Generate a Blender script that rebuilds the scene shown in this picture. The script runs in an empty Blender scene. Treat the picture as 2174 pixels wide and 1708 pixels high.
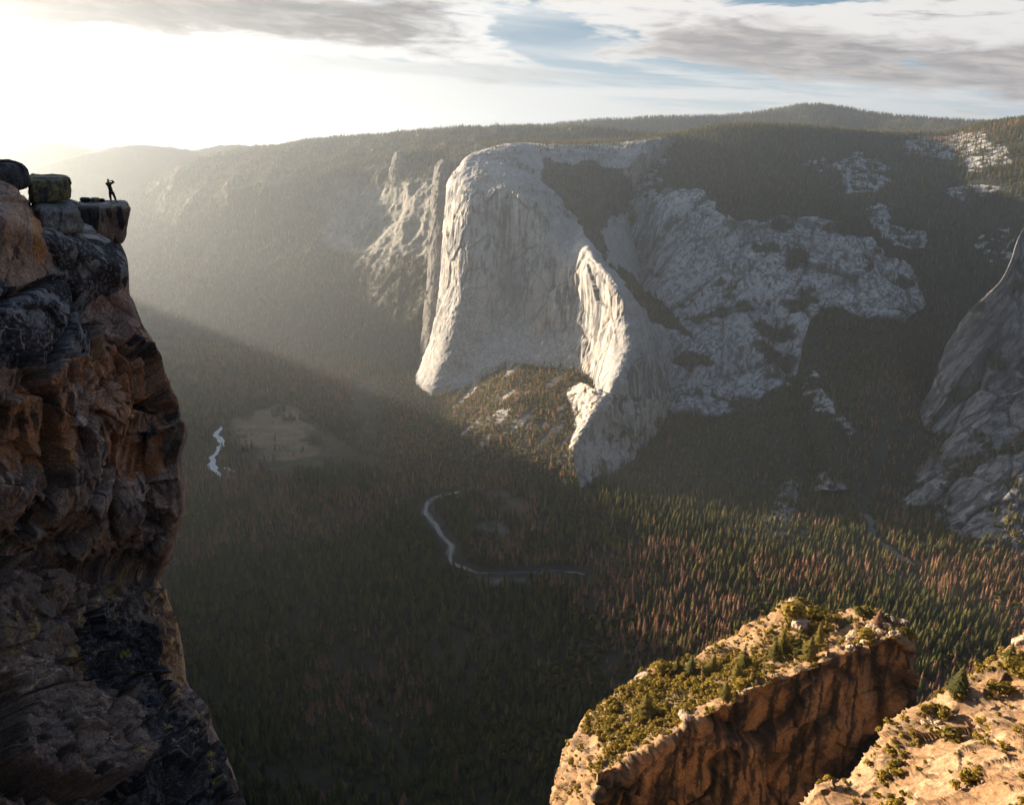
import bpy, math, random
import numpy as np
rng = np.random.default_rng(11)
S = bpy.context.scene
COL = S.collection

# ------------------------------------------------------------------ camera model (survey frame: 2174 x 1708)
F, CX, CY, CZ = 1700.0, 1087.0, 854.0, 1090.0
PIT = math.radians(17.35)
CP, SP = math.cos(PIT), math.sin(PIT)
SUN_AZ, SUN_EL = 60.0, 9.5          # degrees left of the view direction, above the horizon
TS = math.tan(math.radians(SUN_EL))
SX, SY = -math.sin(math.radians(SUN_AZ)), math.cos(math.radians(SUN_AZ))

def P(px, py, r):
    a = (np.asarray(px, float) - CX) / F; b = -(np.asarray(py, float) - CY) / F
    y = CP + b * SP; z = -SP + b * CP; h = np.hypot(a, y)
    return np.stack([a / h * r, y / h * r, CZ + z / h * r], -1)
def PZ(px, py, z0):
    a = (np.asarray(px, float) - CX) / F; b = -(np.asarray(py, float) - CY) / F
    y = CP + b * SP; z = -SP + b * CP; t = (z0 - CZ) / z
    return np.stack([a * t, y * t, CZ + z * t], -1)
def proj(p):
    p = np.asarray(p, float); x = p[..., 0]; y = p[..., 1]; z = p[..., 2] - CZ
    d = y * CP - z * SP; u = y * SP + z * CP
    d = np.where(d < 1e-3, 1e-3, d)
    return CX + F * x / d, CY - F * u / d

# ------------------------------------------------------------------ noise
def _h(ix, iy, iz, s):
    h = (ix.astype(np.uint32) * np.uint32(374761393) + iy.astype(np.uint32) * np.uint32(668265263)
         + iz.astype(np.uint32) * np.uint32(2147483647) + np.uint32((s * 974711 + 12345) & 0xffffffff))
    h = (h ^ (h >> np.uint32(13))) * np.uint32(1274126177)
    h = (h ^ (h >> np.uint32(16))) * np.uint32(2246822519)
    return h ^ (h >> np.uint32(15))
def _r(h): return h.astype(np.float32) / np.float32(4294967295.0)
def vnoise(p, s=0):
    p = np.asarray(p, np.float32); f = np.floor(p); i = f.astype(np.int64); t = p - f
    t = t * t * t * (t * (t * 6 - 15) + 10)
    X, Y, Z = i[..., 0], i[..., 1], i[..., 2]; u, v, w = t[..., 0], t[..., 1], t[..., 2]
    def c(a, b, d): return _r(_h(X + a, Y + b, Z + d, s))
    x00 = c(0,0,0) * (1 - u) + c(1,0,0) * u; x10 = c(0,1,0) * (1 - u) + c(1,1,0) * u
    x01 = c(0,0,1) * (1 - u) + c(1,0,1) * u; x11 = c(0,1,1) * (1 - u) + c(1,1,1) * u
    return ((x00 * (1 - v) + x10 * v) * (1 - w) + (x01 * (1 - v) + x11 * v) * w) * 2 - 1
def fbm(p, o=4, s=0, g=0.5, ridge=False):
    p = np.asarray(p, np.float32); a = 1.0; tot = 0; out = 0
    for k in range(o):
        n = vnoise(p, s + k * 17)
        if ridge: n = 1 - 2 * np.abs(n)
        out = out + a * n; tot += a; a *= g; p = p * 2.03 + 7.3
    return out / tot
def sc(p, x, y, z): return np.asarray(p, np.float32) / np.array([x, y, z], np.float32)
def cells(p, s=0):
    p = np.asarray(p, np.float32); i = np.floor(p).astype(np.int64)
    shp = p.shape[:-1]; F1 = np.full(shp, 9.0, np.float32); F2 = F1.copy(); best = np.zeros(shp, np.uint32); dv = np.zeros(shp + (3,), np.float32)
    for a in (-1, 0, 1):
        for b in (-1, 0, 1):
            for c in (-1, 0, 1):
                X, Y, Z = i[..., 0] + a, i[..., 1] + b, i[..., 2] + c
                h = _h(X, Y, Z, s); h2 = _h(X, Y, Z, s + 5); h3 = _h(X, Y, Z, s + 9)
                q = np.stack([X + _r(h), Y + _r(h2), Z + _r(h3)], -1).astype(np.float32)
                d = p - q; dd = np.sqrt((d * d).sum(-1)); m = dd < F1
                F2 = np.where(m, F1, np.minimum(F2, dd)); F1 = np.where(m, dd, F1)
                best = np.where(m, h, best); dv = np.where(m[..., None], d, dv)
    return F1, F2, best, dv
def facet(p, s=0, tilt=1.0, wd=0.09):
    """blocky fractured relief: every cell a tilted plane, cut by grooves"""
    F1, F2, h, dv = cells(p, s)
    z = np.zeros_like(h); r = [_r(_h(h, z + np.uint32(k), z, s + 31)) * 2 - 1 for k in range(4)]
    v = r[0] * 0.6 + tilt * (dv[..., 0] * r[1] + dv[..., 1] * r[2] + dv[..., 2] * r[3])
    crack = np.clip((F2 - F1) / wd, 0, 1)
    return v, crack, r[0]
def sstep(a, b, x):
    t = np.clip((x - a) / (b - a), 0, 1); return t * t * (3 - 2 * t)
def inpoly(px, py, poly):
    px = np.asarray(px); py = np.asarray(py); ins = np.zeros(px.shape, bool); n = len(poly)
    for k in range(n):
        x1, y1 = poly[k]; x2, y2 = poly[(k + 1) % n]
        if y1 == y2: continue
        c = ((y1 > py) != (y2 > py)) & (px < (x2 - x1) * (py - y1) / (y2 - y1) + x1)
        ins ^= c
    return ins
def lerp(a, b, t): return a + (b - a) * t
def mixc(c, d, t):
    return np.asarray(c) * (1 - t[..., None]) + np.asarray(d) * t[..., None]

# ------------------------------------------------------------------ nets -> surfaces
def _herm(N, t):
    """monotone cubic through N (n,...) at params t"""
    n = N.shape[0]; d = np.diff(N, axis=0); m = np.zeros_like(N)
    m[0], m[-1] = d[0], d[-1]
    a, b = d[:-1], d[1:]; m[1:-1] = np.where(a * b > 0, 2 * a * b / np.where(a + b == 0, 1, a + b), 0)
    m[1:-1] = lerp(m[1:-1], (a + b) / 2, 0.35)
    k = np.clip(np.floor(t).astype(int), 0, n - 2); f = (t - k).reshape((-1,) + (1,) * (N.ndim - 1))
    f2, f3 = f * f, f * f * f
    return (2*f3 - 3*f2 + 1) * N[k] + (f3 - 2*f2 + f) * m[k] + (-2*f3 + 3*f2) * N[k+1] + (f3 - f2) * m[k+1]
def _par(N, n):
    px, py = proj(N); d = np.hypot(np.diff(px, axis=0), np.diff(py, axis=0)).mean(1)
    d = np.minimum(d, 400) + 6 + 0.0; c = np.concatenate([[0], np.cumsum(d)])
    return np.interp(np.linspace(0, c[-1], n), c, np.arange(len(c)))
def surf(net, nr, nc):
    N = np.asarray(net, float)
    G = _herm(N, _par(N, nr)); G = G.transpose(1, 0, 2)
    G = _herm(G, _par2(N, nc)); return G.transpose(1, 0, 2)
def _par2(N, n): return _par(N.transpose(1, 0, 2), n)
def normals(G):
    du = np.gradient(G, axis=1); dv = np.gradient(G, axis=0); n = np.cross(du, dv)
    n /= np.linalg.norm(n, axis=-1, keepdims=True) + 1e-9
    to = np.array([0, 0, CZ]) - G
    c = G[G.shape[0]//2, G.shape[1]//2]; f = np.sign((n * to).sum(-1).mean())
    return n * (f if f else 1)

# ------------------------------------------------------------------ mesh helpers
def mesh(name, V, Fc, mats, cols=None, midx=None, smooth=True):
    """V (n,3); Fc list of int arrays (m,3) / (m,4)"""
    me = bpy.data.meshes.new(name); V = np.asarray(V, np.float32)
    Fc = [np.asarray(f, np.int32) for f in (Fc if isinstance(Fc, list) else [Fc])]
    Fc = [f for f in Fc if len(f)]
    nl = sum(f.size for f in Fc); nf = sum(len(f) for f in Fc)
    me.vertices.add(len(V)); me.vertices.foreach_set('co', V.ravel())
    me.loops.add(nl); me.loops.foreach_set('vertex_index', np.concatenate([f.ravel() for f in Fc]))
    me.polygons.add(nf); tot = np.concatenate([np.full(len(f), f.shape[1], np.int32) for f in Fc])
    me.polygons.foreach_set('loop_start', np.concatenate([[0], np.cumsum(tot)[:-1]]).astype(np.int32))
    me.polygons.foreach_set('loop_total', tot)
    if midx is not None: me.polygons.foreach_set('material_index', np.asarray(midx, np.int32))
    me.polygons.foreach_set('use_smooth', np.full(nf, smooth, bool))
    for m in (mats if isinstance(mats, (list, tuple)) else [mats]): me.materials.append(m)
    if cols is not None:
        for k, c in cols.items():
            c = np.asarray(c, np.float32).reshape(len(V), -1)
            if c.shape[1] == 1: at = me.attributes.new(k, 'FLOAT', 'POINT'); at.data.foreach_set('value', c.ravel())
            else:
                at = me.attributes.new(k, 'FLOAT_COLOR', 'POINT')
                at.data.foreach_set('color', np.concatenate([c[:, :3], np.ones((len(V), 1), np.float32)], 1).ravel())
    me.update(calc_edges=True); me.validate()
    return me
def gridfaces(nr, nc):
    i = np.arange(nr * nc).reshape(nr, nc)
    return np.stack([i[:-1, :-1], i[:-1, 1:], i[1:, 1:], i[1:, :-1]], -1).reshape(-1, 4)
def link(name, me, parent=None):
    o = bpy.data.objects.new(name, me); COL.objects.link(o)
    if parent is not None: o.parent = parent
    return o
def tag(o, label=None, cat=None, group=None, kind=None):
    if label: o['label'] = label
    if cat: o['category'] = cat
    if group: o['group'] = group
    if kind: o['kind'] = kind
    return o
def gridobj(name, G, mat, col, extra=None):
    cols = {'col': col.reshape(-1, 3)}
    if extra: cols.update(extra)
    return link(name, mesh(name, G.reshape(-1, 3), gridfaces(*G.shape[:2]), mat, cols))

# ------------------------------------------------------------------ node helpers
class NT:
    def __init__(s, tree): s.t = tree; s.n = tree.nodes; s.l = tree.links
    def new(s, ty, **kw):
        n = s.n.new(ty)
        for k, v in kw.items(): setattr(n, k, v)
        return n
    def put(s, sock, v):
        if isinstance(v, bpy.types.NodeSocket): s.l.new(v, sock)
        else: sock.default_value = v
    def m(s, op, a, b=0.0, c=0.0, clamp=False):
        n = s.new('ShaderNodeMath', operation=op); n.use_clamp = clamp
        s.put(n.inputs[0], a); s.put(n.inputs[1], b); s.put(n.inputs[2], c); return n.outputs[0]
    def vm(s, op, a, b=(0, 0, 0)):
        n = s.new('ShaderNodeVectorMath', operation=op); s.put(n.inputs[0], a); s.put(n.inputs[1], b); return n.outputs[0]
    def mix(s, f, a, b, blend='MIX'):
        n = s.new('ShaderNodeMix', data_type='RGBA', blend_type=blend); s.put(n.inputs[0], f)
        for k, v in ((6, a), (7, b)):
            s.put(n.inputs[k], v if isinstance(v, bpy.types.NodeSocket) else (*v[:3], 1)); 
        return n.outputs[2]
    def noise(s, vec, scale, detail=4, rough=0.55, dist=0.0):
        n = s.new('ShaderNodeTexNoise'); s.put(n.inputs['Vector'], vec); n.inputs['Scale'].default_value = scale
        n.inputs['Detail'].default_value = detail; n.inputs['Roughness'].default_value = rough; n.inputs['Distortion'].default_value = dist
        return n.outputs['Fac']
    def rng(s, v, a, b, c=0.0, d=1.0, smooth=False):
        n = s.new('ShaderNodeMapRange'); n.interpolation_type = 'SMOOTHSTEP' if smooth else 'LINEAR'
        s.put(n.inputs[0], v)
        for k, x in ((1, a), (2, b), (3, c), (4, d)): s.put(n.inputs[k], x)
        return n.outputs[0]
def material(name):
    m = bpy.data.materials.new(name); m.use_nodes = True; nt = NT(m.node_tree); nt.n.clear()
    out = nt.new('ShaderNodeOutputMaterial'); b = nt.new('ShaderNodeBsdfPrincipled'); nt.l.new(b.outputs[0], out.inputs[0])
    b.inputs['Specular IOR Level'].default_value = 0.25
    return m, nt, b, out
def rockmat(name, fine, amt=0.5, bump=0.6, bdist=1.0, rough=0.9, stretch=(1, 1, 1), speck=0.0):
    """colour comes from the baked colour attribute, broken up by noise at the scale `fine` (metres)"""
    m, nt, b, out = material(name)
    at = nt.new('ShaderNodeAttribute', attribute_name='col').outputs['Color']
    pos = nt.new('ShaderNodeNewGeometry').outputs['Position']
    v = nt.vm('DIVIDE', pos, tuple(fine * k for k in stretch))
    n1 = nt.noise(v, 1.0, 6, 0.65); n2 = nt.noise(nt.vm('DIVIDE', pos, (fine * 6,) * 3), 1.0, 4, 0.6, 0.6)
    k = nt.rng(n1, 0.3, 0.72, 1 - amt, 1 + amt); k2 = nt.rng(n2, 0.3, 0.7, 1 - amt * 0.5, 1 + amt * 0.5)
    k = nt.m('MULTIPLY', k, k2)
    c = nt.vm('MULTIPLY', at, nt.new('ShaderNodeCombineXYZ').outputs[0])
    cx = c.node.inputs[1].links[0].from_node
    for i in range(3): nt.put(cx.inputs[i], k)
    if speck:
        n3 = nt.noise(nt.vm('DIVIDE', pos, (fine * 0.55,) * 3), 1.0, 3, 0.7)
        c = nt.mix(nt.rng(n3, 0.62, 0.70, 0, speck), c, (0.34, 0.36, 0.38))
    nt.put(b.inputs['Base Color'], c); b.inputs['Roughness'].default_value = rough
    bp = nt.new('ShaderNodeBump'); bp.inputs['Strength'].default_value = bump; bp.inputs['Distance'].default_value = bdist
    nt.put(bp.inputs['Height'], n1); nt.l.new(bp.outputs[0], b.inputs['Normal'])
    return m
def leafmat(name, ca, cb, trans=0.25, var=6.0):
    m, nt, b, out = material(name)
    t = nt.new('ShaderNodeAttribute', attribute_name='tint', attribute_type='INSTANCER').outputs['Fac']
    r = nt.new('ShaderNodeObjectInfo').outputs['Random']
    pos = nt.new('ShaderNodeNewGeometry').outputs['Position']
    n = nt.noise(pos, 1.0 / var, 3)
    f = nt.m('ADD', nt.m('MULTIPLY', r, 0.45), nt.m('MULTIPLY', n, 0.3)); f = nt.m('ADD', f, t, clamp=True)
    c = nt.mix(f, ca, cb); nt.put(b.inputs['Base Color'], c); b.inputs['Roughness'].default_value = 0.8
    b.inputs['Specular IOR Level'].default_value = 0.1
    tr = nt.new('ShaderNodeBsdfTranslucent'); nt.put(tr.inputs[0], c); mx = nt.new('ShaderNodeMixShader'); mx.inputs[0].default_value = trans
    nt.l.new(b.outputs[0], mx.inputs[1]); nt.l.new(tr.outputs[0], mx.inputs[2]); nt.l.new(mx.outputs[0], out.inputs[0])
    return m
def plain(name, c, rough=0.8, var=0.25, scale=8.0, metal=0.0):
    m, nt, b, out = material(name)
    n = nt.noise(nt.new('ShaderNodeTexCoord').outputs['Object'], scale, 4)
    k = nt.rng(n, 0.3, 0.7, 1 - var, 1 + var)
    nt.put(b.inputs['Base Color'], nt.mix(1.0, c, nt.new('ShaderNodeCombineColor').outputs[0], 'MULTIPLY'))
    cc = nt.n[-1] if False else [x for x in nt.n if x.bl_idname == 'ShaderNodeCombineColor'][0]
    for i in range(3): nt.put(cc.inputs[i], k)
    b.inputs['Roughness'].default_value = rough; b.inputs['Metallic'].default_value = metal
    return m

# ------------------------------------------------------------------ materials
M_far = rockmat('granite_far', 6.0, 0.35, 0.5, 3.0, stretch=(1, 1, 3))
M_hill = rockmat('hillside', 14.0, 0.3, 0.5, 4.0)
M_butt = rockmat('granite_buttress', 1.1, 0.4, 0.7, 0.5)
M_near = rockmat('granite_near', 0.16, 0.6, 1.0, 0.08, rough=0.95, speck=0.3)
M_ground = rockmat('valley_soil', 12.0, 0.35, 0.3, 1.0)
L_green = leafmat('needles_green', (0.028, 0.042, 0.020), (0.23, 0.20, 0.058))
L_dead = leafmat('needles_dead', (0.20, 0.115, 0.075), (0.52, 0.28, 0.145))
L_oak = leafmat('leaves_olive', (0.070, 0.072, 0.018), (0.30, 0.225, 0.055), 0.4)
L_shrub = leafmat('shrub_leaves', (0.13, 0.105, 0.018), (0.36, 0.25, 0.045), 0.3, 2.0)
L_snag = leafmat('grey_twigs', (0.10, 0.09, 0.085), (0.17, 0.155, 0.15))
M_bark = plain('bark', (0.085, 0.055, 0.038), 0.9, 0.4, 1.0)
# ================================================================== WORLD, SUN, CAMERA
def world():
    w = bpy.data.worlds.new("World"); S.world = w; w.use_nodes = True; nt = NT(w.node_tree); nt.n.clear()
    out = nt.new('ShaderNodeOutputWorld'); bg = nt.new('ShaderNodeBackground'); nt.l.new(bg.outputs[0], out.inputs[0])
    sky = nt.new('ShaderNodeTexSky', sky_type='NISHITA'); sky.sun_disc = False
    sky.sun_elevation = math.radians(SUN_EL); sky.sun_rotation = math.radians(-SUN_AZ); sky.altitude = 2200
    sky.air_density = 1.0; sky.dust_density = 2.0; sky.ozone_density = 1.5
    g = nt.new('ShaderNodeTexCoord').outputs['Generated']
    sx = nt.new('ShaderNodeSeparateXYZ'); nt.put(sx.inputs[0], nt.vm('NORMALIZE', g)); x, y, z = sx.outputs
    A = nt.m('MULTIPLY', nt.m('ARCTAN2', x, y), 57.2958); E = nt.m('MULTIPLY', nt.m('ARCSINE', z), 57.2958)
    Et = nt.m('ADD', E, nt.m('MULTIPLY', A, 0.075))          # cloud bands sink towards the right
    cv = nt.new('ShaderNodeCombineXYZ'); nt.put(cv.inputs[0], nt.m('MULTIPLY', A, 0.085)); nt.put(cv.inputs[1], nt.m('MULTIPLY', Et, 0.42)); cv.inputs[2].default_value = 3.7
    v = cv.outputs[0]
    cw = nt.new('ShaderNodeCombineXYZ'); nt.put(cw.inputs[0], nt.m('MULTIPLY', A, 0.06)); nt.put(cw.inputs[1], nt.m('MULTIPLY', Et, 0.9)); cw.inputs[2].default_value = 1.3
    n1 = nt.noise(v, 1.6, 9, 0.6, 0.5); n2 = nt.noise(cw.outputs[0], 1.6, 7, 0.6, 0.35); n3 = nt.noise(v, 4.5, 6, 0.62, 0.6)
    def gauss(c, w_, q):      # bell around c
        d = nt.m('DIVIDE', nt.m('SUBTRACT', q, c), w_); return nt.m('EXPONENT', nt.m('MULTIPLY', nt.m('MULTIPLY', d, d), -1.0))
    # clear sky colour (in units of scene radiance)
    base = nt.mix(nt.rng(E, 0.5, 8.5, 0, 1, True), (0.62, 0.76, 0.84), (0.14, 0.32, 0.48))
    base = nt.mix(nt.rng(E, 10, 50, 0, 1, True), base, nt.mix(1.0, sky.outputs[0], (0.11, 0.11, 0.11), 'MULTIPLY'))
    # glow round the low sun, left of the frame
    gl = nt.m('MULTIPLY', gauss(-42, 40, A), nt.rng(E, 0, 14, 1, 0.25, True))
    # thin veil
    veil = nt.rng(nt.m('ADD', n2, nt.m('ADD', nt.m('MULTIPLY', gl, 0.5), nt.m('MULTIPLY', gauss(2.2, 2.4, E), 0.16))), 0.50, 0.74, 0, 1, True)
    gap = nt.m('MAXIMUM', nt.m('MULTIPLY', gauss(2.5, 6, A), gauss(7.2, 1.3, E)), nt.m('MULTIPLY', gauss(17, 7, A), gauss(9.3, 1.0, E)))
    veil = nt.m('MULTIPLY', veil, nt.m('SUBTRACT', 1.0, nt.m('MULTIPLY', gap, 0.9)))
    c = nt.mix(nt.m('MULTIPLY', veil, 0.9), base, (0.92, 0.93, 0.93))
    # two large cloud decks
    def deck(a0, a1, e0, sl, w_, lo, hi, soft):
        ec = nt.m('ADD', e0, nt.m('MULTIPLY', A, sl)); d = nt.m('SUBTRACT', E, ec)
        body = gauss(0.0, w_, d)
        win = nt.m('MULTIPLY', nt.rng(A, a0 - soft, a0 + soft, 0, 1, True), nt.rng(A, a1 - soft, a1 + soft, 1, 0, True))
        k = nt.m('MULTIPLY', body, win)
        k = nt.m('ADD', k, nt.m('MULTIPLY', nt.m('SUBTRACT', n1, 0.5), 2.3))
        k = nt.m('ADD', k, nt.m('MULTIPLY', nt.m('SUBTRACT', n3, 0.5), 0.9))
        return k, d
    # bright cumulus mantle right
    kw, dw = deck(3, 60, 9.0, -0.10, 2.4, 0, 1, 5)
    mw = nt.rng(nt.m('SUBTRACT', kw, nt.m('MULTIPLY', gap, 0.5)), 0.18, 0.55, 0, 1, True); c = nt.mix(mw, c, (0.97, 0.94, 0.91))
    kd, dd = deck(8, 60, 8.2, -0.125, 1.7, 0, 1, 6)
    md = nt.rng(kd, 0.25, 0.85, 0, 0.97, True); c = nt.mix(md, c, nt.mix(nt.rng(nt.m('ADD', nt.m('MULTIPLY', n3, .6), nt.m('MULTIPLY', n2, .4)), .38, .66, 0, 1, True), (0.30, 0.275, 0.285), (0.66, 0.60, 0.57)))
    # left: white mantle and dark streak
    kl, dl = deck(-70, 2, 7.3, -0.012, 2.2, 0, 1, 5)
    ml = nt.rng(nt.m('SUBTRACT', kl, nt.m('MULTIPLY', gap, 0.6)), 0.25, 0.6, 0, 1, True); c = nt.mix(ml, c, (0.98, 0.97, 0.96))
    ks, ds = deck(-60, -5, 7.7, -0.03, 1.7, 0, 1, 5)
    ms = nt.rng(ks, 0.16, 0.74, 0, 0.98, True); c = nt.mix(ms, c, nt.mix(nt.rng(nt.m('ADD', nt.m('MULTIPLY', n3, .6), nt.m('MULTIPLY', n2, .4)), .40, .68, 0, 1, True), (0.21, 0.205, 0.215), (0.46, 0.44, 0.44)))
    # faint grey bar under it
    kb, db = deck(-24, 12, 4.9, -0.055, 0.55, 0, 1, 10)
    mb = nt.rng(kb, 0.35, 1.0, 0, 0.8, True); c = nt.mix(mb, c, (0.56, 0.60, 0.63))
    c = nt.mix(nt.rng(E, 10, 30, 0, .75, True), c, (0.15, 0.245, 0.43))      # clearer, bluer sky overhead
    gm = nt.m('MULTIPLY', gl, nt.m('SUBTRACT', 1.0, ms)); c = nt.mix(nt.m('MULTIPLY', gm, 1.0, clamp=True), c, (1.0, 0.985, 0.96))
    dt = nt.m('ADD', nt.m('MULTIPLY', x, SX), nt.m('MULTIPLY', y, SY)); back = nt.rng(dt, -0.06, -0.6, 0, 1, True)   # the sky opposite the low sun is darker and bluer
    c = nt.mix(nt.m('MULTIPLY', back, nt.rng(E, 60, 30, 0, 1)), c, (0.12, 0.175, 0.27))
    nt.put(bg.inputs[0], c); bg.inputs[1].default_value = WORLD_K
world_fn = world
WORLD_K = 0.205
world()
sl = bpy.data.lights.new('sun', 'SUN'); sl.energy = 5.0; sl.angle = math.radians(0.5); sl.color = (1.0, 0.79, 0.57)
so = bpy.data.objects.new('sun', sl); COL.objects.link(so)
se = math.radians(SUN_EL)
from mathutils import Vector
so.rotation_euler = Vector((SX * math.cos(se), SY * math.cos(se), math.sin(se))).to_track_quat('Z', 'Y').to_euler()
cam = bpy.data.cameras.new('camera'); co = bpy.data.objects.new('camera', cam); COL.objects.link(co)
cam.sensor_width = 36; cam.lens = 36 * F / 2174; cam.clip_start = 1; cam.clip_end = 60000
co.location = (0, 0, CZ); co.rotation_euler = (math.pi / 2 - PIT, 0, 0); S.camera = co
S.view_settings.view_transform = 'Standard'; S.view_settings.look = 'None'; S.view_settings.gamma = 1; S.view_settings.exposure = 2.23
S.view_settings.use_curve_mapping = False
cy = S.cycles; cy.use_denoising = True; cy.max_bounces = 4; cy.diffuse_bounces = 2; cy.glossy_bounces = 2; cy.transmission_bounces = 2
cy.volume_bounces = 0; cy.transparent_max_bounces = 4; cy.use_adaptive_sampling = False; cy.caustics_reflective = False; cy.caustics_refractive = False

# ================================================================== GROUND AND FAR LAND
def gz(x, y):
    p = np.stack([np.asarray(x, float) / 900, np.asarray(y, float) / 900, np.zeros(np.shape(x))], -1)
    return vnoise(p, 4) * 6
MEADOW = [(492,892),(520,874),(560,868),(590,856),(622,862),(640,888),(668,902),(700,930),(722,948),(738,966),(725,976),(690,978),(640,984),(600,990),(560,978),(528,962),(505,935)]
MEADOW2 = [(1030,1042),(1075,1038),(1120,1055),(1135,1078),(1100,1085),(1060,1068),(1030,1060)]
CLEAR = [[(1000,1105),(1050,1098),(1080,1120),(1060,1150),(1030,1130)], [(1040,1210),(1110,1215),(1120,1235),(1050,1240),(1010,1228)], [(1480,1128),(1535,1130),(1530,1142),(1490,1142)]]
RIVERS = [[(470,905),(462,925),(470,945),(455,962),(448,985),(462,1000),(468,1012)], [(476,990),(498,1000)],
          [(1005,1020),(1000,1034),(962,1045),(930,1052),(906,1066),(903,1082),(912,1098),(925,1112),(935,1132),(946,1142),(958,1158),(955,1175),(962,1192),(985,1203),(1010,1212),(1050,1215),(1110,1213),(1170,1210),(1215,1212),(1250,1220)],
          [(955,986),(966,990),(975,996),(998,1008),(1005,1020)]]
ROADL = [(622,862),(650,886),(672,902),(700,925),(722,943),(742,962),(752,976),(790,990)]
CREEK = [(1874,1010),(1858,1030),(1842,1062),(1824,1082),(1838,1098),(1846,1120),(1850,1140),(1872,1156),(1896,1176),(1920,1190),(1955,1208)]
def poly_m(pts, z=0): return [tuple(PZ(a, b, z)[:2]) for a, b in pts]
MEADOW_W, MEADOW2_W, CLEAR_W = poly_m(MEADOW), poly_m(MEADOW2), [poly_m(c) for c in CLEAR]
def dseg(x, y, line):
    d = np.full(x.shape, 1e9)
    for (x1, y1), (x2, y2) in zip(line[:-1], line[1:]):
        vx, vy = x2 - x1, y2 - y1; t = np.clip(((x - x1) * vx + (y - y1) * vy) / (vx * vx + vy * vy + 1e-9), 0, 1)
        d = np.minimum(d, np.hypot(x - x1 - t * vx, y - y1 - t * vy))
    return d
RIV_W = [poly_m(r) for r in RIVERS]; ROAD_W = poly_m(ROADL); CREEK_W = poly_m(CREEK)
RWID = [24, 10, 17, 9]

def axis(a, b, fine0, fine1, df, grow=1.12):
    v = list(np.arange(fine0, fine1, df)); d = df
    while v[-1] < b: d *= grow; v.append(v[-1] + d)
    d = df; w = [fine0]
    while w[-1] > a: d *= grow; w.append(w[-1] - d)
    return np.array(w[1:][::-1] + v)
xs = axis(-9500, 9500, -2600, 2200, 14); ys = axis(-2500, 15500, 900, 4700, 14)
X, Y = np.meshgrid(xs, ys)
G = np.stack([X, Y, gz(X, Y)], -1)
wp = np.stack([X / 160, Y / 160, X * 0], -1); wx = X + vnoise(wp, 1) * 14; wy = Y + vnoise(wp, 2) * 14
mea = inpoly(wx, wy, MEADOW_W).astype(float); mea2 = inpoly(wx, wy, MEADOW2_W).astype(float)
clr = sum(inpoly(wx, wy, c) for c in CLEAR_W).astype(float)
n = fbm(sc(G, 60, 60, 60), 4, 3) * 0.5 + 0.5
col = mixc((0.030, 0.028, 0.018), (0.060, 0.045, 0.028), n)
mc = mixc((0.10, 0.085, 0.055), (0.21, 0.155, 0.10), fbm(sc(G, 90, 45, 90), 4, 8) * 0.7 + 0.5)
col = mixc(col, mc, np.clip(mea + mea2, 0, 1) * 0.999) if False else col * (1 - np.clip(mea + mea2, 0, 1))[..., None] + mc * np.clip(mea + mea2, 0, 1)[..., None] * (1 - .5 * mea2[..., None])
cc = mixc((0.06, 0.055, 0.045), (0.13, 0.12, 0.11), sstep(-.1, .5, fbm(sc(G, 30, 30, 30), 3, 9)))
col = col * (1 - clr)[..., None] + cc * clr[..., None]
bank = np.zeros_like(X)
for r_, w_ in zip(RIV_W, RWID): bank = np.maximum(bank, 1 - sstep(w_ + 2, w_ + 16, dseg(X, Y, r_)))
col = col * (1 - bank)[..., None] + np.array((0.030, 0.026, 0.022)) * bank[..., None]
tag(gridobj('ground', G, M_ground, col), kind='structure')

def ribbon(name, line, w, mat, dz, wj=0.0, seed=0):
    L = np.array(line); d = np.concatenate([[0], np.cumsum(np.hypot(*np.diff(L, axis=0).T))]); n = max(8, int(d[-1] / 6))
    t = np.interp(np.linspace(0, d[-1], n), d, np.arange(len(d))); C = _herm(L, t)
    T = np.gradient(C, axis=0); T /= np.linalg.norm(T, axis=1, keepdims=True) + 1e-9; N = np.stack([-T[:, 1], T[:, 0]], 1)
    k = np.stack([np.arange(n) / 6.0, np.full(n, seed), np.zeros(n)], 1)
    wl = w * (1 + wj * vnoise(k, seed)); wr = w * (1 + wj * vnoise(k, seed + 3))
    e = np.sin(np.clip(np.linspace(0, 1, n) * 12, 0, 1) * math.pi / 2) * np.sin(np.clip(np.linspace(1, 0, n) * 12, 0, 1) * math.pi / 2)
    a = C + N * (wl * e)[:, None]; b = C - N * (wr * e)[:, None]
    R = np.stack([a, C, b], 1); Z = gz(R[..., 0], R[..., 1]) + dz
    Gd = np.concatenate([R, Z[..., None]], -1)
    return link(name, mesh(name, Gd.reshape(-1, 3), gridfaces(n, 3), mat))
mw, nt, b, o_ = material('river_water'); b.inputs['Base Color'].default_value = (0.03, 0.035, 0.035, 1); b.inputs['Roughness'].default_value = 0.12
b.inputs['Specular IOR Level'].default_value = 0.9; b.inputs['IOR'].default_value = 1.45
bp = nt.new('ShaderNodeBump'); bp.inputs['Strength'].default_value = 0.15; nt.put(bp.inputs['Height'], nt.noise(nt.new('ShaderNodeNewGeometry').outputs['Position'], 0.3, 3)); nt.l.new(bp.outputs[0], b.inputs['Normal'])
M_gravel = plain('river_gravel', (0.13, 0.128, 0.12), 0.8, 0.35, 0.08)
M_foam = plain('white_water', (0.55, 0.60, 0.62), 0.5, 0.25, 0.08)
M_asph = plain('asphalt', (0.09, 0.092, 0.10), 0.8, 0.2, 0.1)
tag(ribbon('river', RIV_W[0], 10, M_foam, 0.5, 0.85, 3), kind='structure'); tag(ribbon('river', RIV_W[1], 6, M_foam, 0.5, 0.9, 8), kind='structure')
tag(ribbon('river', RIV_W[2], 6, mw, 0.7, 0.7, 5), kind='structure'); tag(ribbon('river', RIV_W[3], 6, mw, 0.5, 0.6, 6), kind='structure')
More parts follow.
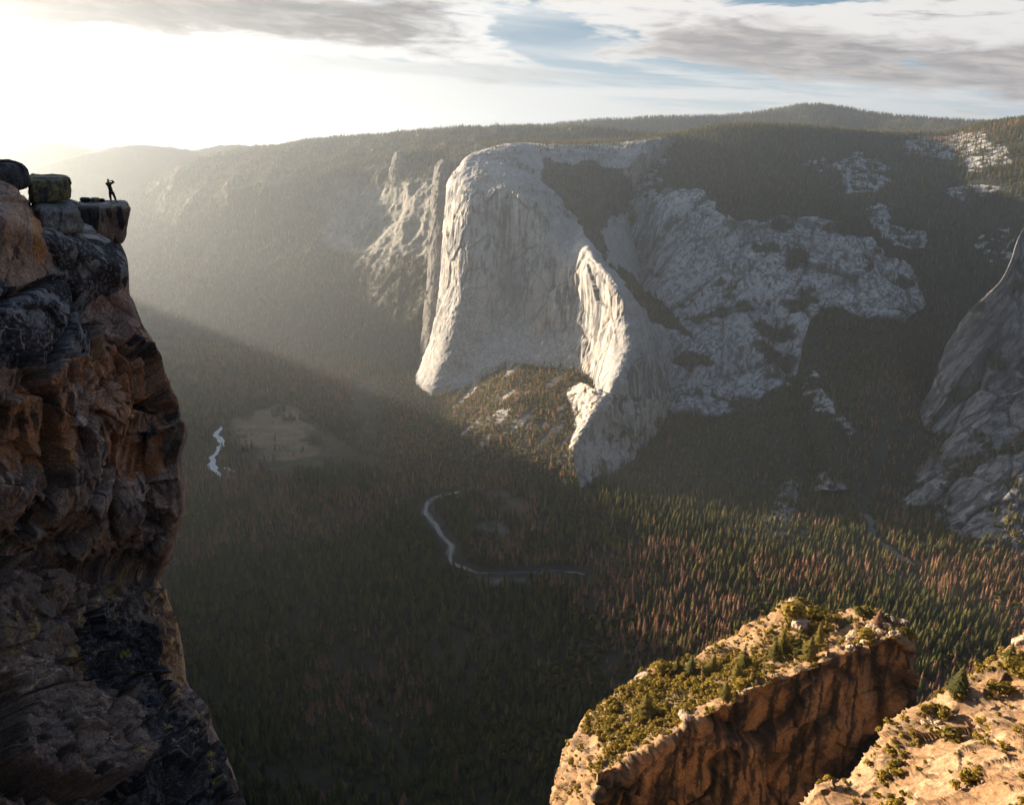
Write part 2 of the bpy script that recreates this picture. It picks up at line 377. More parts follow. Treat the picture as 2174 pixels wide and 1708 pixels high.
tag(ribbon('river_bank', RIV_W[2][2:15], 10, M_gravel, 0.35, 0.55, 15), kind='structure')
tag(ribbon('road', ROAD_W, 4.5, M_asph, 0.3), kind='structure')

def ridge(name, pts, r, front, colr, nz=18, seed=0, zb=-10, back=1500, nr=60, nc=400):
    px = np.array([p[0] for p in pts], float); py = np.array([p[1] for p in pts], float); rr = r if isinstance(r, list) else [r] * len(pts); rr = np.array(rr, float)
    top = P(px, py, rr); d = top[:, :2] / np.linalg.norm(top[:, :2], axis=1, keepdims=True)
    def off(dr, fz):
        q = top.copy(); q[:, :2] += d * dr; q[:, 2] = fz; return q
    z = top[:, 2]
    net = [off(back, z * 0.3), off(back * 0.3, z * 0.93), top] + [off(-front * a, zb + (z - zb) * b) for a, b in ((.18, .80), (.5, .45), (.8, .13), (1.0, 0.0))]
    Gr = surf(np.array(net), nr, nc); N = normals(Gr)
    w = sstep(0, 0.25, np.linspace(0, 1, nr))[:, None]
    Gr = Gr + N * (fbm(sc(Gr, 900, 900, 900), 4, seed) * nz * 5 * w + fbm(sc(Gr, 120, 120, 120), 3, seed + 5) * nz)[..., None]
    c = mixc(colr, tuple(k * 1.5 for k in colr), fbm(sc(Gr, 300, 300, 300), 4, seed + 2) * 0.5 + 0.5)
    return Gr, c
FG = (0.034, 0.041, 0.032)
for pts, r, fr, sd in [
    ([(-250,300),(0,312),(120,315),(230,320),(300,321),(420,330),(600,345)], 9000, 1500, 1),
    ([(230,345),(300,323),(350,318),(450,311),(520,307.5),(580,308),(640,312),(750,322),(900,345)], 8500, 1300, 2),
    ([(-250,400),(0,368),(60,352),(130,340),(180,330),(230,321.5),(330,317.5),(390,322),(480,345),(600,380)], 7900, 1400, 3)]:
    Gr, c = ridge('hills', pts, r, fr, FG, seed=sd); tag(gridobj('hills', Gr, M_hill, c), kind='structure')
# plateau and wooded dome behind the cliffs
Gd, c = ridge('hills', [(700,310),(850,292),(950,281),(1040,273),(1150,266),(1250,259),(1400,252),(1530,248),(1600,241),(1660,230),(1720,225),(1780,229),(1850,241),(1950,253),(2050,259),(2174,262),(2350,262)],
            [8000,7800,7600,7600,7800,8000,8200,8500,8600,8700,8700,8700,8600,8300,8000,7800,7800], 2000, FG, seed=4, zb=950, nc=700, nz=9)
tag(gridobj('hills', Gd, M_hill, c), kind='structure')
SC = []     # (grid, density attribute 0..1, spacing weight) for the tree scatter
SC.append(('dome', Gd, np.ones(Gd.shape[:2])))

# ---------------------------------------------------------------- north wall west of the great face
cx_ = [-200,270,330,380,500,640,760,850,950,1060,1200,1400]
sky_y = [560,412,385,353,325,305,294,288,281,276,276,296]; sky_r = [7300,7200,7100,7000,6900,6800,6650,6500,6200,6000,5900,5900]
sp_y = [680,545,495,466,412,378,352,340,335,330,330,330]; sp_r = [6500,6300,6200,6100,5900,5750,5600,5400,5200,5000,5000,5000]
net = [P(cx_, [y + 18 for y in sky_y], [r + 900 for r in sky_r]), P(cx_, sky_y, sky_r), P(cx_, [(a * .45 + b * .55) for a, b in zip(sky_y, sp_y)], [(a + b) / 2 for a, b in zip(sky_r, sp_r)]),
       P(cx_, sp_y, sp_r), P(cx_, [620,600,580,560,520,480,455,450,450,450,450,450], [6000,5900,5850,5750,5600,5450,5300,5000,4700,4600,4600,4600]),
       P(cx_, [660,650,640,630,610,600,600,600,610,610,610,610], [5500,5450,5400,5300,5200,5000,4800,4500,4300,4200,4200,4200])]
floor = P(cx_, [700]*12, [5300,5200,5100,5000,4900,4600,4300,4100,3900,3800,3800,3800]); floor[:, 2] = 0
fl2 = floor.copy(); fl2[:, :2] *= 0.93; fl2[:, 2] = -30; net += [floor, fl2]
Gn = surf(np.array(net), 460, 760); N = normals(Gn); px, py = proj(Gn)
rockN = sstep(0.0, 0.5, fbm(sc(Gn, 500, 500, 250), 4, 21) + 1.3 * np.exp(-(((px - 850) / 150) ** 2 + ((py - 480) / 90) ** 2)) - 0.25) * sstep(330, 400, py) * (1 - sstep(590, 680, py))
rib = fbm(sc(Gn, 260, 260, 900), 5, 22, ridge=True)
Gn = Gn + N * (rib * 48 + fbm(sc(Gn, 60, 60, 200), 4, 23) * 16)[..., None] * sstep(0, .08, np.linspace(0, 1, 460))[:, None, None]
c = mixc(FG, (0.27, 0.26, 0.235), rockN * (0.6 + 0.4 * fbm(sc(Gn, 40, 40, 160), 3, 24)).clip(0, 1))
tag(gridobj('hills', Gn, M_hill, c), kind='structure')
SC.append(('wall', Gn, (1 - rockN * 0.93)))
# little rock towers beside the face
def P3(l): return [P(a, b, c) for a, b, c in l]

# ---------------------------------------------------------------- the great granite face
EC = [
 [(1040,330,4600),(1045,325,4600),(1075,312,4700),(1110,304,4700),(1160,304,4800),(1235,304,4800),(1300,302,4800),(1350,297,4900),(1415,290,5000),(1440,290,5200)],
 [(1035,335,4400),(1012,325,3990),(1045,312,3990),(1090,306,4020),(1150,309,4080),(1230,310,4160),(1300,308,4230),(1350,302,4270),(1412,294,4380),(1450,300,4900)],
 [(1005,362,4300),(975,354,3830),(1012,345,3760),(1062,345,3740),(1115,352,3750),(1172,368,3790),(1222,402,3790),(1262,455,3700),(1320,440,3980),(1400,450,4600)],
 [(980,405,4250),(954,393,3870),(995,402,3650),(1058,408,3585),(1128,428,3515),(1190,457,3510),(1218,500,3470),(1262,533,3300),(1345,590,3650),(1420,600,4200)],
 [(972,480,4200),(947,470,3820),(983,480,3600),(1040,495,3560),(1108,510,3503),(1168,535,3428),(1214,560,3338),(1318,606,3055),(1395,655,3480),(1470,660,4000)],
 [(962,590,4140),(938,590,3760),(979,592,3540),(1034,600,3500),(1103,610,3443),(1164,625,3368),(1230,640,3278),(1337,680,2995),(1425,715,3350),(1500,720,3800)],
 [(945,710,4040),(922,700,3660),(959,712,3440),(1026,708,3415),(1098,700,3378),(1165,710,3313),(1246,720,3178),(1337,752,2895),(1430,785,3200),(1520,800,3600)],
 [(900,825,3940),(873,830,3560),(917,828,3340),(985,815,3315),(1090,778,3278),(1165,790,3213),(1256,805,3078),(1302,825,2795),(1410,880,3020),(1540,880,3350)],
 [(880,900,3860),(850,885,3410),(890,885,3260),(985,885,3235),(1090,870,3198),(1165,880,3133),(1230,890,2998),(1290,890,2715),(1390,960,2900),(1540,960,3150)]]
Ge = surf(np.array([P3(r) for r in EC]), 720, 760); N = normals(Ge); px, py = proj(Ge)
vert = sstep(0.55, 0.2, np.abs(N[..., 2]))
d = fbm(sc(Ge, 130, 130, 900), 4, 31) * 17 + fbm(sc(Ge, 34, 34, 420), 4, 32, ridge=True) * 7 + fbm(sc(Ge, 12, 12, 70), 3, 33, ridge=True) * 3.2
d = d * (0.35 + 0.65 * vert) + (1 - vert) * fbm(sc(Ge, 120, 120, 60), 4, 35) * 12
fv, fc, fr = facet(sc(Ge, 90, 90, 170), 5, 1.0); d += fv * 8 * vert - (1 - fc) * 3.5 * vert; cE_crack = (1 - fc) * vert
cur = np.exp(-(((px - 1085 - (py - 600) * 0.12) / 26) ** 2 + ((py - 600) / 85) ** 2)); d -= cur * 16   # the dark scoop in the face
Ge = Ge + N * d[..., None] * sstep(0, .05, np.linspace(0, 1, 720))[:, None, None]
st = fbm(sc(Ge, 11, 11, 260), 4, 36); st2 = fbm(sc(Ge, 70, 70, 700), 4, 37); bl = fbm(sc(Ge, 120, 120, 120), 4, 38)
cE = mixc((0.45, 0.43, 0.405), (0.15, 0.155, 0.16), sstep(-.25, .35, st * .9 + st2 * .5))
cE = mixc(cE, (0.50, 0.44, 0.37), sstep(0.05, .5, bl + 0.25 * st) * 0.7)
cE = mixc(cE, (0.12, 0.12, 0.12), cE_crack * .55); cE = mixc(cE, (0.15, 0.155, 0.16), np.clip(cur * 0.9 + sstep(.28, .55, st + .35 * st2) * 0.45, 0, 1))
cE = mixc(cE, (0.36, 0.355, 0.345), (1 - vert) * 0.8)
FORE = [(1158,335),(1200,345),(1262,350),(1330,360),(1350,420),(1330,450),(1290,470),(1275,500),(1290,560),(1345,580),(1410,660),(1480,700),(1530,760),(1480,740),(1400,690),(1330,610),(1275,545),(1240,500),(1218,455),(1185,425),(1150,390)]
wpx = px + fbm(sc(Ge, 90, 90, 90), 3, 39) * 16; wpy = py + fbm(sc(Ge, 90, 90, 90), 3, 40) * 12
vg = inpoly(wpx, wpy, FORE).astype(float); spar = (1 - vert) * sstep(-.15, .4, fbm(sc(Ge, 70, 70, 40), 4, 41)) * (py < 480) * 0.7
edg = sstep(330, 300, py) * sstep(1130, 1200, px) * 0.5
vE = np.clip(vg + spar * 0.6 + edg + sstep(.1, .3, fbm(sc(Ge, 50, 50, 40), 4, 43)) * sstep(1330, 1400, px) * sstep(700, 800, py) * .9, 0, 1)
cE = mixc(cE, FG, np.clip(vg * 0.9 + spar * 0.35, 0, 1))
o = gridobj('cliff', Ge, M_far, cE); tag(o, 'huge pale granite face with a sunlit prow, across the valley', 'cliff', kind='structure')
SC.append(('cap', Ge, vE))
# lower lit spur at its foot
SPU = [
 [(1205,850,3250),(1198,838,3050),(1240,815,2900),(1288,836,2770),(1400,850,2950),(1450,850,3200)],
 [(1200,880,3200),(1176,858,3020),(1228,850,2850),(1280,858,2710),(1375,900,2880),(1450,900,3100)],
 [(1190,920,3100),(1167,905,2900),(1212,905,2780),(1256,892,2670),(1340,950,2790),(1420,950,3000)],
 [(1190,960,2950),(1171,950,2770),(1200,952,2690),(1226,942,2620),(1315,985,2690),(1400,990,2900)],
 [(1200,1020,2750),(1184,1003,2610),(1194,1010,2580),(1204,1012,2550),(1280,1015,2610),(1380,1020,2750)],
 [(1210,1060,2650),(1190,1050,2520),(1196,1055,2500),(1205,1060,2480),(1280,1060,2520),(1380,1060,2650)]]
Gs = surf(np.array([P3(r) for r in SPU]), 220, 260); N = normals(Gs); px, py = proj(Gs)
Gs = Gs + N * (fbm(sc(Gs, 60, 60, 160), 4, 51, ridge=True) * 10 + fbm(sc(Gs, 14, 14, 40), 4, 52, ridge=True) * 4.5)[..., None]
st = fbm(sc(Gs, 14, 14, 120), 5, 53); vS = (sstep(.12, .3, fbm(sc(Gs, 40, 40, 30), 3, 54)) * np.maximum(sstep(905, 860, py), sstep(1250, 1290, px))).clip(0, 1)
cS = mixc((0.50, 0.46, 0.40), (0.24, 0.23, 0.22), sstep(-.1, .45, st)); cS = mixc(cS, FG, vS * 0.7)
tag(gridobj('cliff', Gs, M_far, cS), 'lower granite spur lit below the great face', 'cliff', kind='structure')
SC.append(('spur', Gs, vS * 0.8))
# talus apron
TA = [
 [(480,760,4300),(700,790,3900),(850,800,3620),(985,792,3400),(1090,750,3380),(1180,760,3300),(1270,785,3180)],
 [(480,800,4000),(700,830,3620),(860,832,3440),(985,836,3250),(1090,790,3200),(1180,802,3120),(1262,838,2940)],
 [(480,880,3330),(700,890,3260),(870,888,3170),(985,888,3010),(1090,875,2870),(1160,884,2810),(1225,908,2740)],
 [(480,940,2950),(710,945,2920),(880,942,2870),(985,945,2790),(1090,955,2700),(1160,968,2630),(1220,985,2560)],
 [(480,990,2700),(710,990,2710),(880,990,2680),(985,995,2640),(1090,1005,2590),(1160,1012,2550),(1235,1028,2480)]]
nT = np.array([P3(r) for r in TA]); e = nT[-1].copy(); e[:, :2] *= .96; nT[-1][:, 2] = np.minimum(nT[-1][:, 2], 2); nT[:, 0, 2] = -8; nT[:, 1, 2] = np.minimum(nT[:, 1, 2], 3); e[:, 2] = -25; nT = np.concatenate([nT, e[None]])
Gt = surf(nT, 260, 420); N = normals(Gt); px, py = proj(Gt)
Gt = Gt + N * (fbm(sc(Gt, 110, 160, 110), 4, 61) * 12 + fbm(sc(Gt, 25, 25, 25), 3, 62) * 3)[..., None]
bare = sstep(.20, .40, fbm(sc(Gt @ np.array([[.8, .6, 0], [-.6, .8, 0], [0, 0, 1]]), 38, 150, 80), 4, 63) + 0.12 * sstep(1000, 1150, px)) * sstep(900, 985, px) * sstep(1000, 900, py)
cT = mixc((0.050, 0.045, 0.028), (0.34, 0.31, 0.27), bare)
tag(gridobj('hillside', Gt, M_hill, cT), kind='structure')
SC.append(('talus', Gt, (1 - bare * 0.9) * sstep(770, 880, px)))

# ---------------------------------------------------------------- slopes right of the face, plateau forest, side valley
cx_ = [1230,1340,1430,1540,1650,1760,1880,2000,2120,2260,2400]
R_ = [
 ([315,312,300,284,284,292,300,300,275,262,262], [5600,5600,5600,5600,5700,5800,6000,6000,5700,5500,5500]),
 ([304,302,288,270,269,277,286,287,262,248,246], [4700,4800,4800,4800,4900,5000,5200,5300,5100,4900,4900]),
 ([350,350,350,350,350,358,368,378,385,395,400], [4500,4400,4300,4300,4350,4400,4450,4400,4300,4200,4200]),
 ([470,450,425,428,462,482,508,545,540,520,520], [4250,4050,3900,3850,3850,3900,3950,4000,4000,3900,3900]),
 ([600,560,520,520,540,545,570,640,640,620,620], [4050,3850,3700,3650,3660,3720,3830,3900,3880,3800,3800]),
 ([720,700,690,690,690,640,650,740,750,740,740], [3700,3500,3380,3320,3350,3520,3640,3700,3650,3600,3600]),
 ([800,820,838,858,800,720,730,850,860,860,860], [3450,3250,3120,3060,3120,3350,3400,3400,3350,3300,3300]),
 ([900,920,930,940,930,890,880,930,950,960,960], [3100,3000,2870,2800,2800,2880,2950,2950,2900,2900,2900]),
 ([980,1000,1005,1015,1015,1000,990,1000,1020,1040,1050], [2720,2640,2630,2600,2600,2640,2680,2700,2700,2700,2700])]
net = [P(cx_, a, b) for a, b in R_]
net[-1][:, 2] = np.clip(net[-1][:, 2], 0, 25); e = net[-1].copy(); e[:, :2] *= .93; e[:, 2] = -30; net.append(e)
Gq = surf(np.array(net), 760, 980); N = normals(Gq); px, py = proj(Gq)
face_ = inpoly(px + fbm(sc(Gq, 160, 160, 160), 4, 71) * 26, py + fbm(sc(Gq, 160, 160, 160), 4, 72) * 24,
    [(1290,470),(1330,430),(1400,425),(1455,415),(1520,430),(1560,470),(1600,482),(1650,465),(1740,482),(1800,490),(1860,505),(1905,550),(1945,600),(1955,655),(1900,700),(1840,690),(1780,665),(1725,650),(1715,740),(1700,790),(1640,830),(1590,875),(1500,890),(1420,880),(1350,850),(1320,750),(1360,640),(1420,700),(1480,720),(1400,640),(1300,560)]).astype(float)
def patchy(poly, s, thr=0.0, k=30):
    a = inpoly(px + fbm(sc(Gq, 90, 90, 90), 3, s) * k, py + fbm(sc(Gq, 90, 90, 90), 3, s + 1) * k * .6, poly)
    return a * sstep(thr - .15, thr + .2, fbm(sc(Gq, 28, 28, 14), 4, s + 2) + 0.12)
bare = (patchy([(1150,305),(1420,290),(1430,330),(1400,380),(1420,430),(1370,440),(1330,400),(1290,360),(1160,340)], 73)
      + patchy([(1915,300),(2000,280),(2090,285),(2140,310),(2160,350),(2080,362),(2010,340),(1950,330)], 76)
      + patchy([(1780,340),(1830,325),(1880,350),(1900,395),(1850,405),(1800,400),(1770,370)], 79) + patchy([(1700,345),(1740,330),(1770,350),(1740,365)], 82, .1)
      + patchy([(1850,430),(1890,435),(1900,470),(1960,490),(1960,520),(1900,525),(1850,480)], 85) + patchy([(2010,400),(2090,385),(2130,400),(2080,430),(2030,425)], 88, .1)
      + patchy([(1480,800),(1560,840),(1540,880),(1480,880)], 91) + patchy([(1690,750),(1720,770),(1790,880),(1840,920),(1800,920),(1730,850)], 94, .15) + patchy([(2080,500),(2160,480),(2160,560),(2090,560)], 97, .2)).clip(0, 1)
veg_in = sstep(.16, .34, fbm(sc(Gq, 150, 150, 70), 4, 100) + 0.16 * sstep(640, 820, py) - 0.08)
rk = np.clip(face_ * (1 - veg_in * 0.9) + bare, 0, 1)
Gr3 = Gq @ np.array([[.9, 0, .43], [0, 1, 0], [-.43, 0, .9]])
relief = fbm(sc(Gq, 420, 420, 1600), 2, 101, ridge=True) * 36 + fbm(sc(Gr3, 90, 90, 1200), 2, 102, ridge=True) * 7 + fbm(sc(Gr3, 22, 22, 400), 2, 103, ridge=True) * 1.8
gul = np.exp(-((px - (1640 + (py - 650) * 0.30)) / 26) ** 2) * sstep(620, 700, py)
relief = relief * (0.35 + 0.65 * face_ * 1.0 + 0.4 * sstep(560, 700, py)) - gul * 55
fv, fc, fr = facet(sc(Gr3, 190, 190, 520), 15, 1.3); relief += face_ * (fv * 20 - (1 - fc) * 5); crq = (1 - fc) * face_; fv, fc, fr = facet(sc(Gr3, 55, 55, 170), 16, 1.2); relief += face_ * (fv * 5 - (1 - fc) * 2.5); crq = np.maximum(crq, (1 - fc) * face_ * .7)
Gq = Gq + N * relief[..., None] * sstep(0.03, .2, np.linspace(0, 1, 760))[:, None, None]
st = fbm(sc(lerp(Gq, Gr3, .4), 10, 10, 380), 4, 104); bl = fbm(sc(Gq, 150, 150, 110), 4, 105)
cQ = mixc((0.40, 0.40, 0.395), (0.17, 0.175, 0.18), sstep(-.18, .22, st + .4 * bl)); cQ = mixc(cQ, (0.11, 0.11, 0.11), crq * .6); cQ = mixc(cQ, (0.50, 0.50, 0.49), sstep(.2, .5, bl - st * .5) * .7)
cQ = mixc(FG, cQ, rk)
dead_q = None
tag(gridobj('hills', Gq, M_far, cQ), kind='structure')
SC.append(('slope', Gq, 1 - rk * 0.97))

# ---------------------------------------------------------------- near dome on the right
DM = [(2300,380,1000,2560,1215),(2174,488,845,2420,1210),(2146,559,742,2320,1203),(2124,600,680,2250,1197),(2057,664,575,2180,1190),(2012,735,455,2100,1174),(1980,822,310,2030,1152),(1927,911,165,1975,1128),(1905,985,75,1935,1105),(1877,1037,14,1900,1070),(1860,1060,-12,1870,1085)]
def drow(t, kz, dz=0.0): return np.array([PZ(lerp(x, u, t), lerp(y, v, t), lerp(z * kz, 3.0, t >= 1) + dz) for x, y, z, u, v in DM])
S_ = drow(0, 1); bk = S_.copy(); bk[:, :2] *= 1.14; bk[:, 0] += 60; bk[:, 2] -= 120; bn = S_.copy(); bn[:, :2] *= 1.012; bn[:, 2] -= 12
e = drow(1, 0, -40.0)
Gm = surf(np.array([bk, bn, S_, drow(.13, .82), drow(.36, .53), drow(.66, .27), drow(.85, .11), drow(1, 0), e]).transpose(1, 0, 2), 560, 420); N = normals(Gm); px, py = proj(Gm)
RM = np.array([[.8, 0, .6], [0, 1, 0], [-.6, 0, .8]])
rel = fbm(sc(Gm @ RM, 150, 150, 1400), 2, 111, ridge=True) * 14 + fbm(sc(Gm @ RM, 20, 20, 90), 4, 112, ridge=True) * 3.2
fv, fc, fr = facet(sc(Gm @ RM, 90, 90, 300), 25, 1.3); rel += fv * 15 - (1 - fc) * 5; crm = 1 - fc; fv, fc, fr = facet(sc(Gm @ RM, 30, 30, 90), 26, 1.2); rel += fv * 5 - (1 - fc) * 2; crm = np.maximum(crm, (1 - fc) * .6)
Gm = Gm + N * rel[..., None] * (.12 + .88 * sstep(.14, .36, np.linspace(0, 1, 420)))[None, :, None]
vM = sstep(.20, .34, fbm(sc(Gm, 60, 60, 60), 4, 113) + 0.5 * sstep(50, 4, Gm[..., 2]) + .1 * np.exp(-((py - 960) / 60) ** 2) - .02)
st = fbm(sc(Gm @ np.array([[.8, 0, .6], [0, 1, 0], [-.6, 0, .8]]), 12, 12, 90), 5, 114)
cM = mixc((0.24, 0.23, 0.225), (0.095, 0.093, 0.097), sstep(-.25, .25, st)); cM = mixc(cM, (0.07, 0.068, 0.068), crm * .7); cM = mixc(cM, (0.34, 0.33, 0.32), sstep(.25, .5, fbm(sc(Gm, 30, 30, 30), 4, 115)) * .6); cM = mixc(cM, FG, vM * .85)
tag(gridobj('cliff', Gm, M_far, cM), 'dark granite dome with diagonal cracks at the right edge', 'cliff', kind='structure')
SC.append(('domeR', Gm, vM))
# small buttresses at the valley edge
def lump(pts_left, top, r, name, label, seed, w=1.0):
    L = pts_left; n_ = len(L)
    net = []
    for (xl, xr, y, rr) in L:
        xm = (xl + xr) / 2
        net.append(P3([(xm, y, rr + 260), (xl + 4, y, rr + 130), (xl, y, rr + 40), (lerp(xl, xr, .3), y + 3, rr - 45), (lerp(xl, xr, .65), y + 3, rr - 50), (xr, y, rr + 30), (xr - 4, y, rr + 130), (xm, y, rr + 260)]))
    net = np.array(net)
    if L[-1][2] > 1080:
        for k_ in (1, 2): net[-k_][:, 2] = (-30, 2)[k_ - 1]; sc_ = PZ((L[-k_][0] + L[-k_][1]) / 2, 1108, 0)[1] / net[-k_][:, 1].mean(); net[-k_][:, :2] *= (sc_ if k_ == 2 else sc_ * .985)
    Gl = surf(net, 170, 200); N = normals(Gl); px, py = proj(Gl)
    Gl = Gl + N * (fbm(sc(Gl, 40, 40, 110), 4, seed, ridge=True) * 8 + fbm(sc(Gl, 9, 9, 25), 3, seed + 1, ridge=True) * 3)[..., None]
    v = sstep(.15, .35, fbm(sc(Gl, 30, 30, 30), 4, seed + 2)); st = fbm(sc(Gl, 8, 8, 60), 5, seed + 3)
    k_ = .5 if L[0][3] > 4000 else 1.0; c = mixc((0.28 * k_, 0.27 * k_, 0.26 * k_), (0.13 * k_, 0.128 * k_, 0.13 * k_), sstep(-.2, .4, st)); c = mixc(c, FG, v * .7)  # far towers at half tone: shade and haze put into the colour
    tag(gridobj(name, Gl, M_far, c), label, 'rock', kind='structure'); SC.append(('lump', Gl, v * .8))
lump([(1684,1690,966,2860),(1660,1704,985,2800),(1634,1713,1020,2700),(1600,1716,1060,2590),(1572,1712,1090,2480),(1560,1712,1125,2350),(1560,1712,1160,2200)], 0, 0, 'rock_buttress', 'pyramid shaped rock with a small sunlit patch at the valley edge', 121)
lump([(1790,1796,868,3250),(1752,1818,888,3150),(1724,1832,915,3050),(1708,1834,950,2950),(1712,1812,985,2850),(1716,1806,1010,2750),(1716,1806,1040,2650)], 0, 0, 'rock_buttress', 'rounded grey rock above the pyramid shaped one', 125)
lump([(1816,1822,848,3300),(1804,1832,875,3220),(1806,1840,905,3150),(1812,1842,930,3080),(1815,1840,960,3000)], 0, 0, 'rock_buttress', 'thin pale rock rib on the wooded slope by the ravine', 129)
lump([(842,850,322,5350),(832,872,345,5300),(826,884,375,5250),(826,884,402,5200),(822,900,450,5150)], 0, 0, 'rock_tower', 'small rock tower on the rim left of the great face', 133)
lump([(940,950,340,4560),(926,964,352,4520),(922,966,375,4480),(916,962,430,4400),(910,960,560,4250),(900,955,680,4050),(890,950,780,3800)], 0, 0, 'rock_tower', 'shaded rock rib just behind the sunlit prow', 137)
# ================================================================== MOUNTAIN ON THE LEFT THAT SHADES THE VALLEY (outside the frame; ridge line shaped to place its shadow)
Hs = [(-900,1250),(0,1250),(120,1230),(200,900),(260,640),(600,600),(680,740),(760,690),(1000,566),(1400,350),(1500,60),(1560,-76),(1900,-86),(2100,-97),(2300,-158),(2450,-188),(2600,-238),(3000,-238),(3300,-215),(3700,-200),(4700,-200)]
def shade_ridge():
    s = np.linspace(-900, 4700, 500); H = np.interp(s, [a for a, b in Hs], [b for a, b in Hs])
    D = np.maximum(650, 2.6 * s + 80); 
    H = H + vnoise(np.stack([s / 60, s * 0, s * 0], 1), 201) * 8 * (s > 200) + vnoise(np.stack([s / 200, s * 0, s * 0], 1), 202) * 14 * (s > 1500)
    px_, py_ = SY, -SX       # unit vector across the light
    top = np.stack([SX * D + px_ * s, SY * D + py_ * s, np.maximum(H + D * TS, 20)], 1)
    def off(k, fz): q = top.copy(); q[:, 0] += SX * k; q[:, 1] += SY * k; q[:, 2] = q[:, 2] * fz; return q
    Gd = np.array([off(1500, -.02), off(700, .55), top, off(-120, .80), off(-260, .35), off(-420, -.02)])
    Gd[..., 2] = np.maximum(Gd[..., 2], -12)
    c = np.broadcast_to(np.array(FG), Gd.shape).copy()
    return Gd, c
Gd, c = shade_ridge(); tag(gridobj('unseen_shade_mountain', Gd, M_hill, c), kind='structure')
# canyon wall below the viewpoint
xx = np.linspace(-3200, 3200, 160); yy = np.array([-2000, -500, -120, -40, -12, 20, 130, 280, 420]); zz = np.array([1330, 1220, 1130, 1098, 1078, 900, 560, 250, -20])
Gw = np.stack([np.broadcast_to(xx, (9, 160)), np.broadcast_to(yy[:, None], (9, 160)), np.broadcast_to(zz[:, None], (9, 160))], -1).astype(float)
Gw[..., 1] -= 0.02 * np.abs(Gw[..., 0]) * 0 ; Gw = surf(Gw, 60, 300); Gw[..., 1] += vnoise(sc(Gw, 300, 300, 300), 77) * 8 - 8
tag(gridobj('hillside', Gw, M_hill, np.broadcast_to(np.array((0.16, 0.15, 0.14)), Gw.shape).copy()), kind='structure')

# ------------------------------------------------------------------ haze
def haze():
    m = bpy.data.materials.new('haze'); m.use_nodes = True; nt = NT(m.node_tree); nt.n.clear()
    out = nt.new('ShaderNodeOutputMaterial'); v = nt.new('ShaderNodeVolumePrincipled')
    v.inputs['Color'].default_value = (0.75, 0.87, 0.985, 1); v.inputs['Density'].default_value = HAZE_D; v.inputs['Anisotropy'].default_value = HAZE_G
    nt.l.new(v.outputs[0], out.inputs['Volume'])
    x0, x1, y0, y1, z0, z1 = -13500, 9800, -2600, 16800, -60, 1750
    V = [(x, y, z) for z in (z0, z1) for y in (y0, y1) for x in (x0, x1)]
    Fq = [(0, 2, 3, 1), (4, 5, 7, 6), (0, 1, 5, 4), (1, 3, 7, 5), (3, 2, 6, 7), (2, 0, 4, 6)]
    tag(link('haze', mesh('haze', V, np.array(Fq), m, smooth=False)), kind='stuff')
HAZE_D, HAZE_G = 0.50e-4, 0.74
haze()

# ================================================================== NEAR CLIFF ON THE LEFT
EDGE = [(518,256),(545,268),(575,272.5),(620,274),(637,282),(680,298),(716,318),(763,341),(799,348),(849,376),(882,382),(902,396),(935,394),(962,386),(1002,387),(1021,393),(1060,393),(1094,391),(1118,381),(1174,366),(1203,354),(1233,338),(1267,353),(1321,374),(1375,386),(1446,394),(1496,424),(1547,452),(1604,479),(1658,500),(1708,513),(1800,550),(1980,620)]
RY = np.interp([a for a, b in EDGE], [518,575,620,680,763,850,902,1000,1100,1180,1233,1300,1446,1500,1600,1708,1980], [71,66,66.5,66,64,62.5,62,62.5,62,63.5,65,63,61,59.5,56.5,53,45])
top = {0: 410, 1: 408, 2: 441, 3: 468, 4: 494, 5: 513, 6: 518}
fr_ = [-0.9, 0.0, 0.28, 0.52, 0.78, 0.95, 1.0]      # fraction of the edge position
dr_ = [-16, -9.5, -6.5, -4.0, -2.0, -0.6, 1.2]
net = []
for (ey, ex), r in zip(EDGE, RY):
    rr = []
    for k in range(7):
        t = (ey - 518) / (1980 - 518); y = lerp(top[k], 1980, t)
        x = ex * fr_[k] if k else -260
        rr.append((x, y, r + dr_[k]))
    rr += [(ex - 22, ey, r + 16), (ex - 110, ey, r + 45), (ex - 200, ey, r + 90)]
    net.append(rr)
nC = np.array([P3(r) for r in net])
b1 = nC[0].copy(); b1[:, :2] *= 1.09; b1[:, 2] -= 0.6; b2 = nC[0].copy(); b2[:, :2] *= 1.5; b2[:, 2] -= 4
nC = np.concatenate([b2[None], b1[None], nC])
NR, NCc = 1250, 760
Gc = surf(nC, NR, NCc); N = normals(Gc); px, py = proj(Gc)
rot = np.array([[.85, 0, .52], [0, 1, 0], [-.52, 0, .85]])
Q = Gc - np.array([0, 0, CZ])
w1 = Q + np.stack([vnoise(Q / 4, 1), vnoise(Q / 4, 2), vnoise(Q / 4, 3)], -1) * .25
f1, c1, r1 = facet(sc(w1 @ rot, 7.5, 7.5, 13), 301, 1.5, .035)
f2, c2, r2 = facet(sc(w1 @ rot, 1.9, 1.9, 3.2), 302, 1.2, .05)
f3, c3, r3 = facet(sc(Q @ rot, .62, .62, 1.1), 303, 1.2)
smoothz = inpoly(px, py, [(-300,420),(90,440),(270,520),(276,580),(200,640),(190,760),(-300,760)]).astype(float)   # rounded dark slabs at the top
smoothz = np.where(smoothz > 0, 0.35, 1.0)
d = f1 * 1.7 * (0.4 + 0.6 * smoothz) + f2 * .80 * smoothz + f3 * .22 * smoothz - (1 - c1) * .5 - (1 - c2) * .12 * smoothz - (1 - c3) * .03
d += fbm(Q / 3.0, 5, 304) * .22 + fbm(sc(Q @ rot, .5, .5, 2.2), 4, 305, ridge=True) * .06 + fbm(Q / .35, 3, 306) * .03
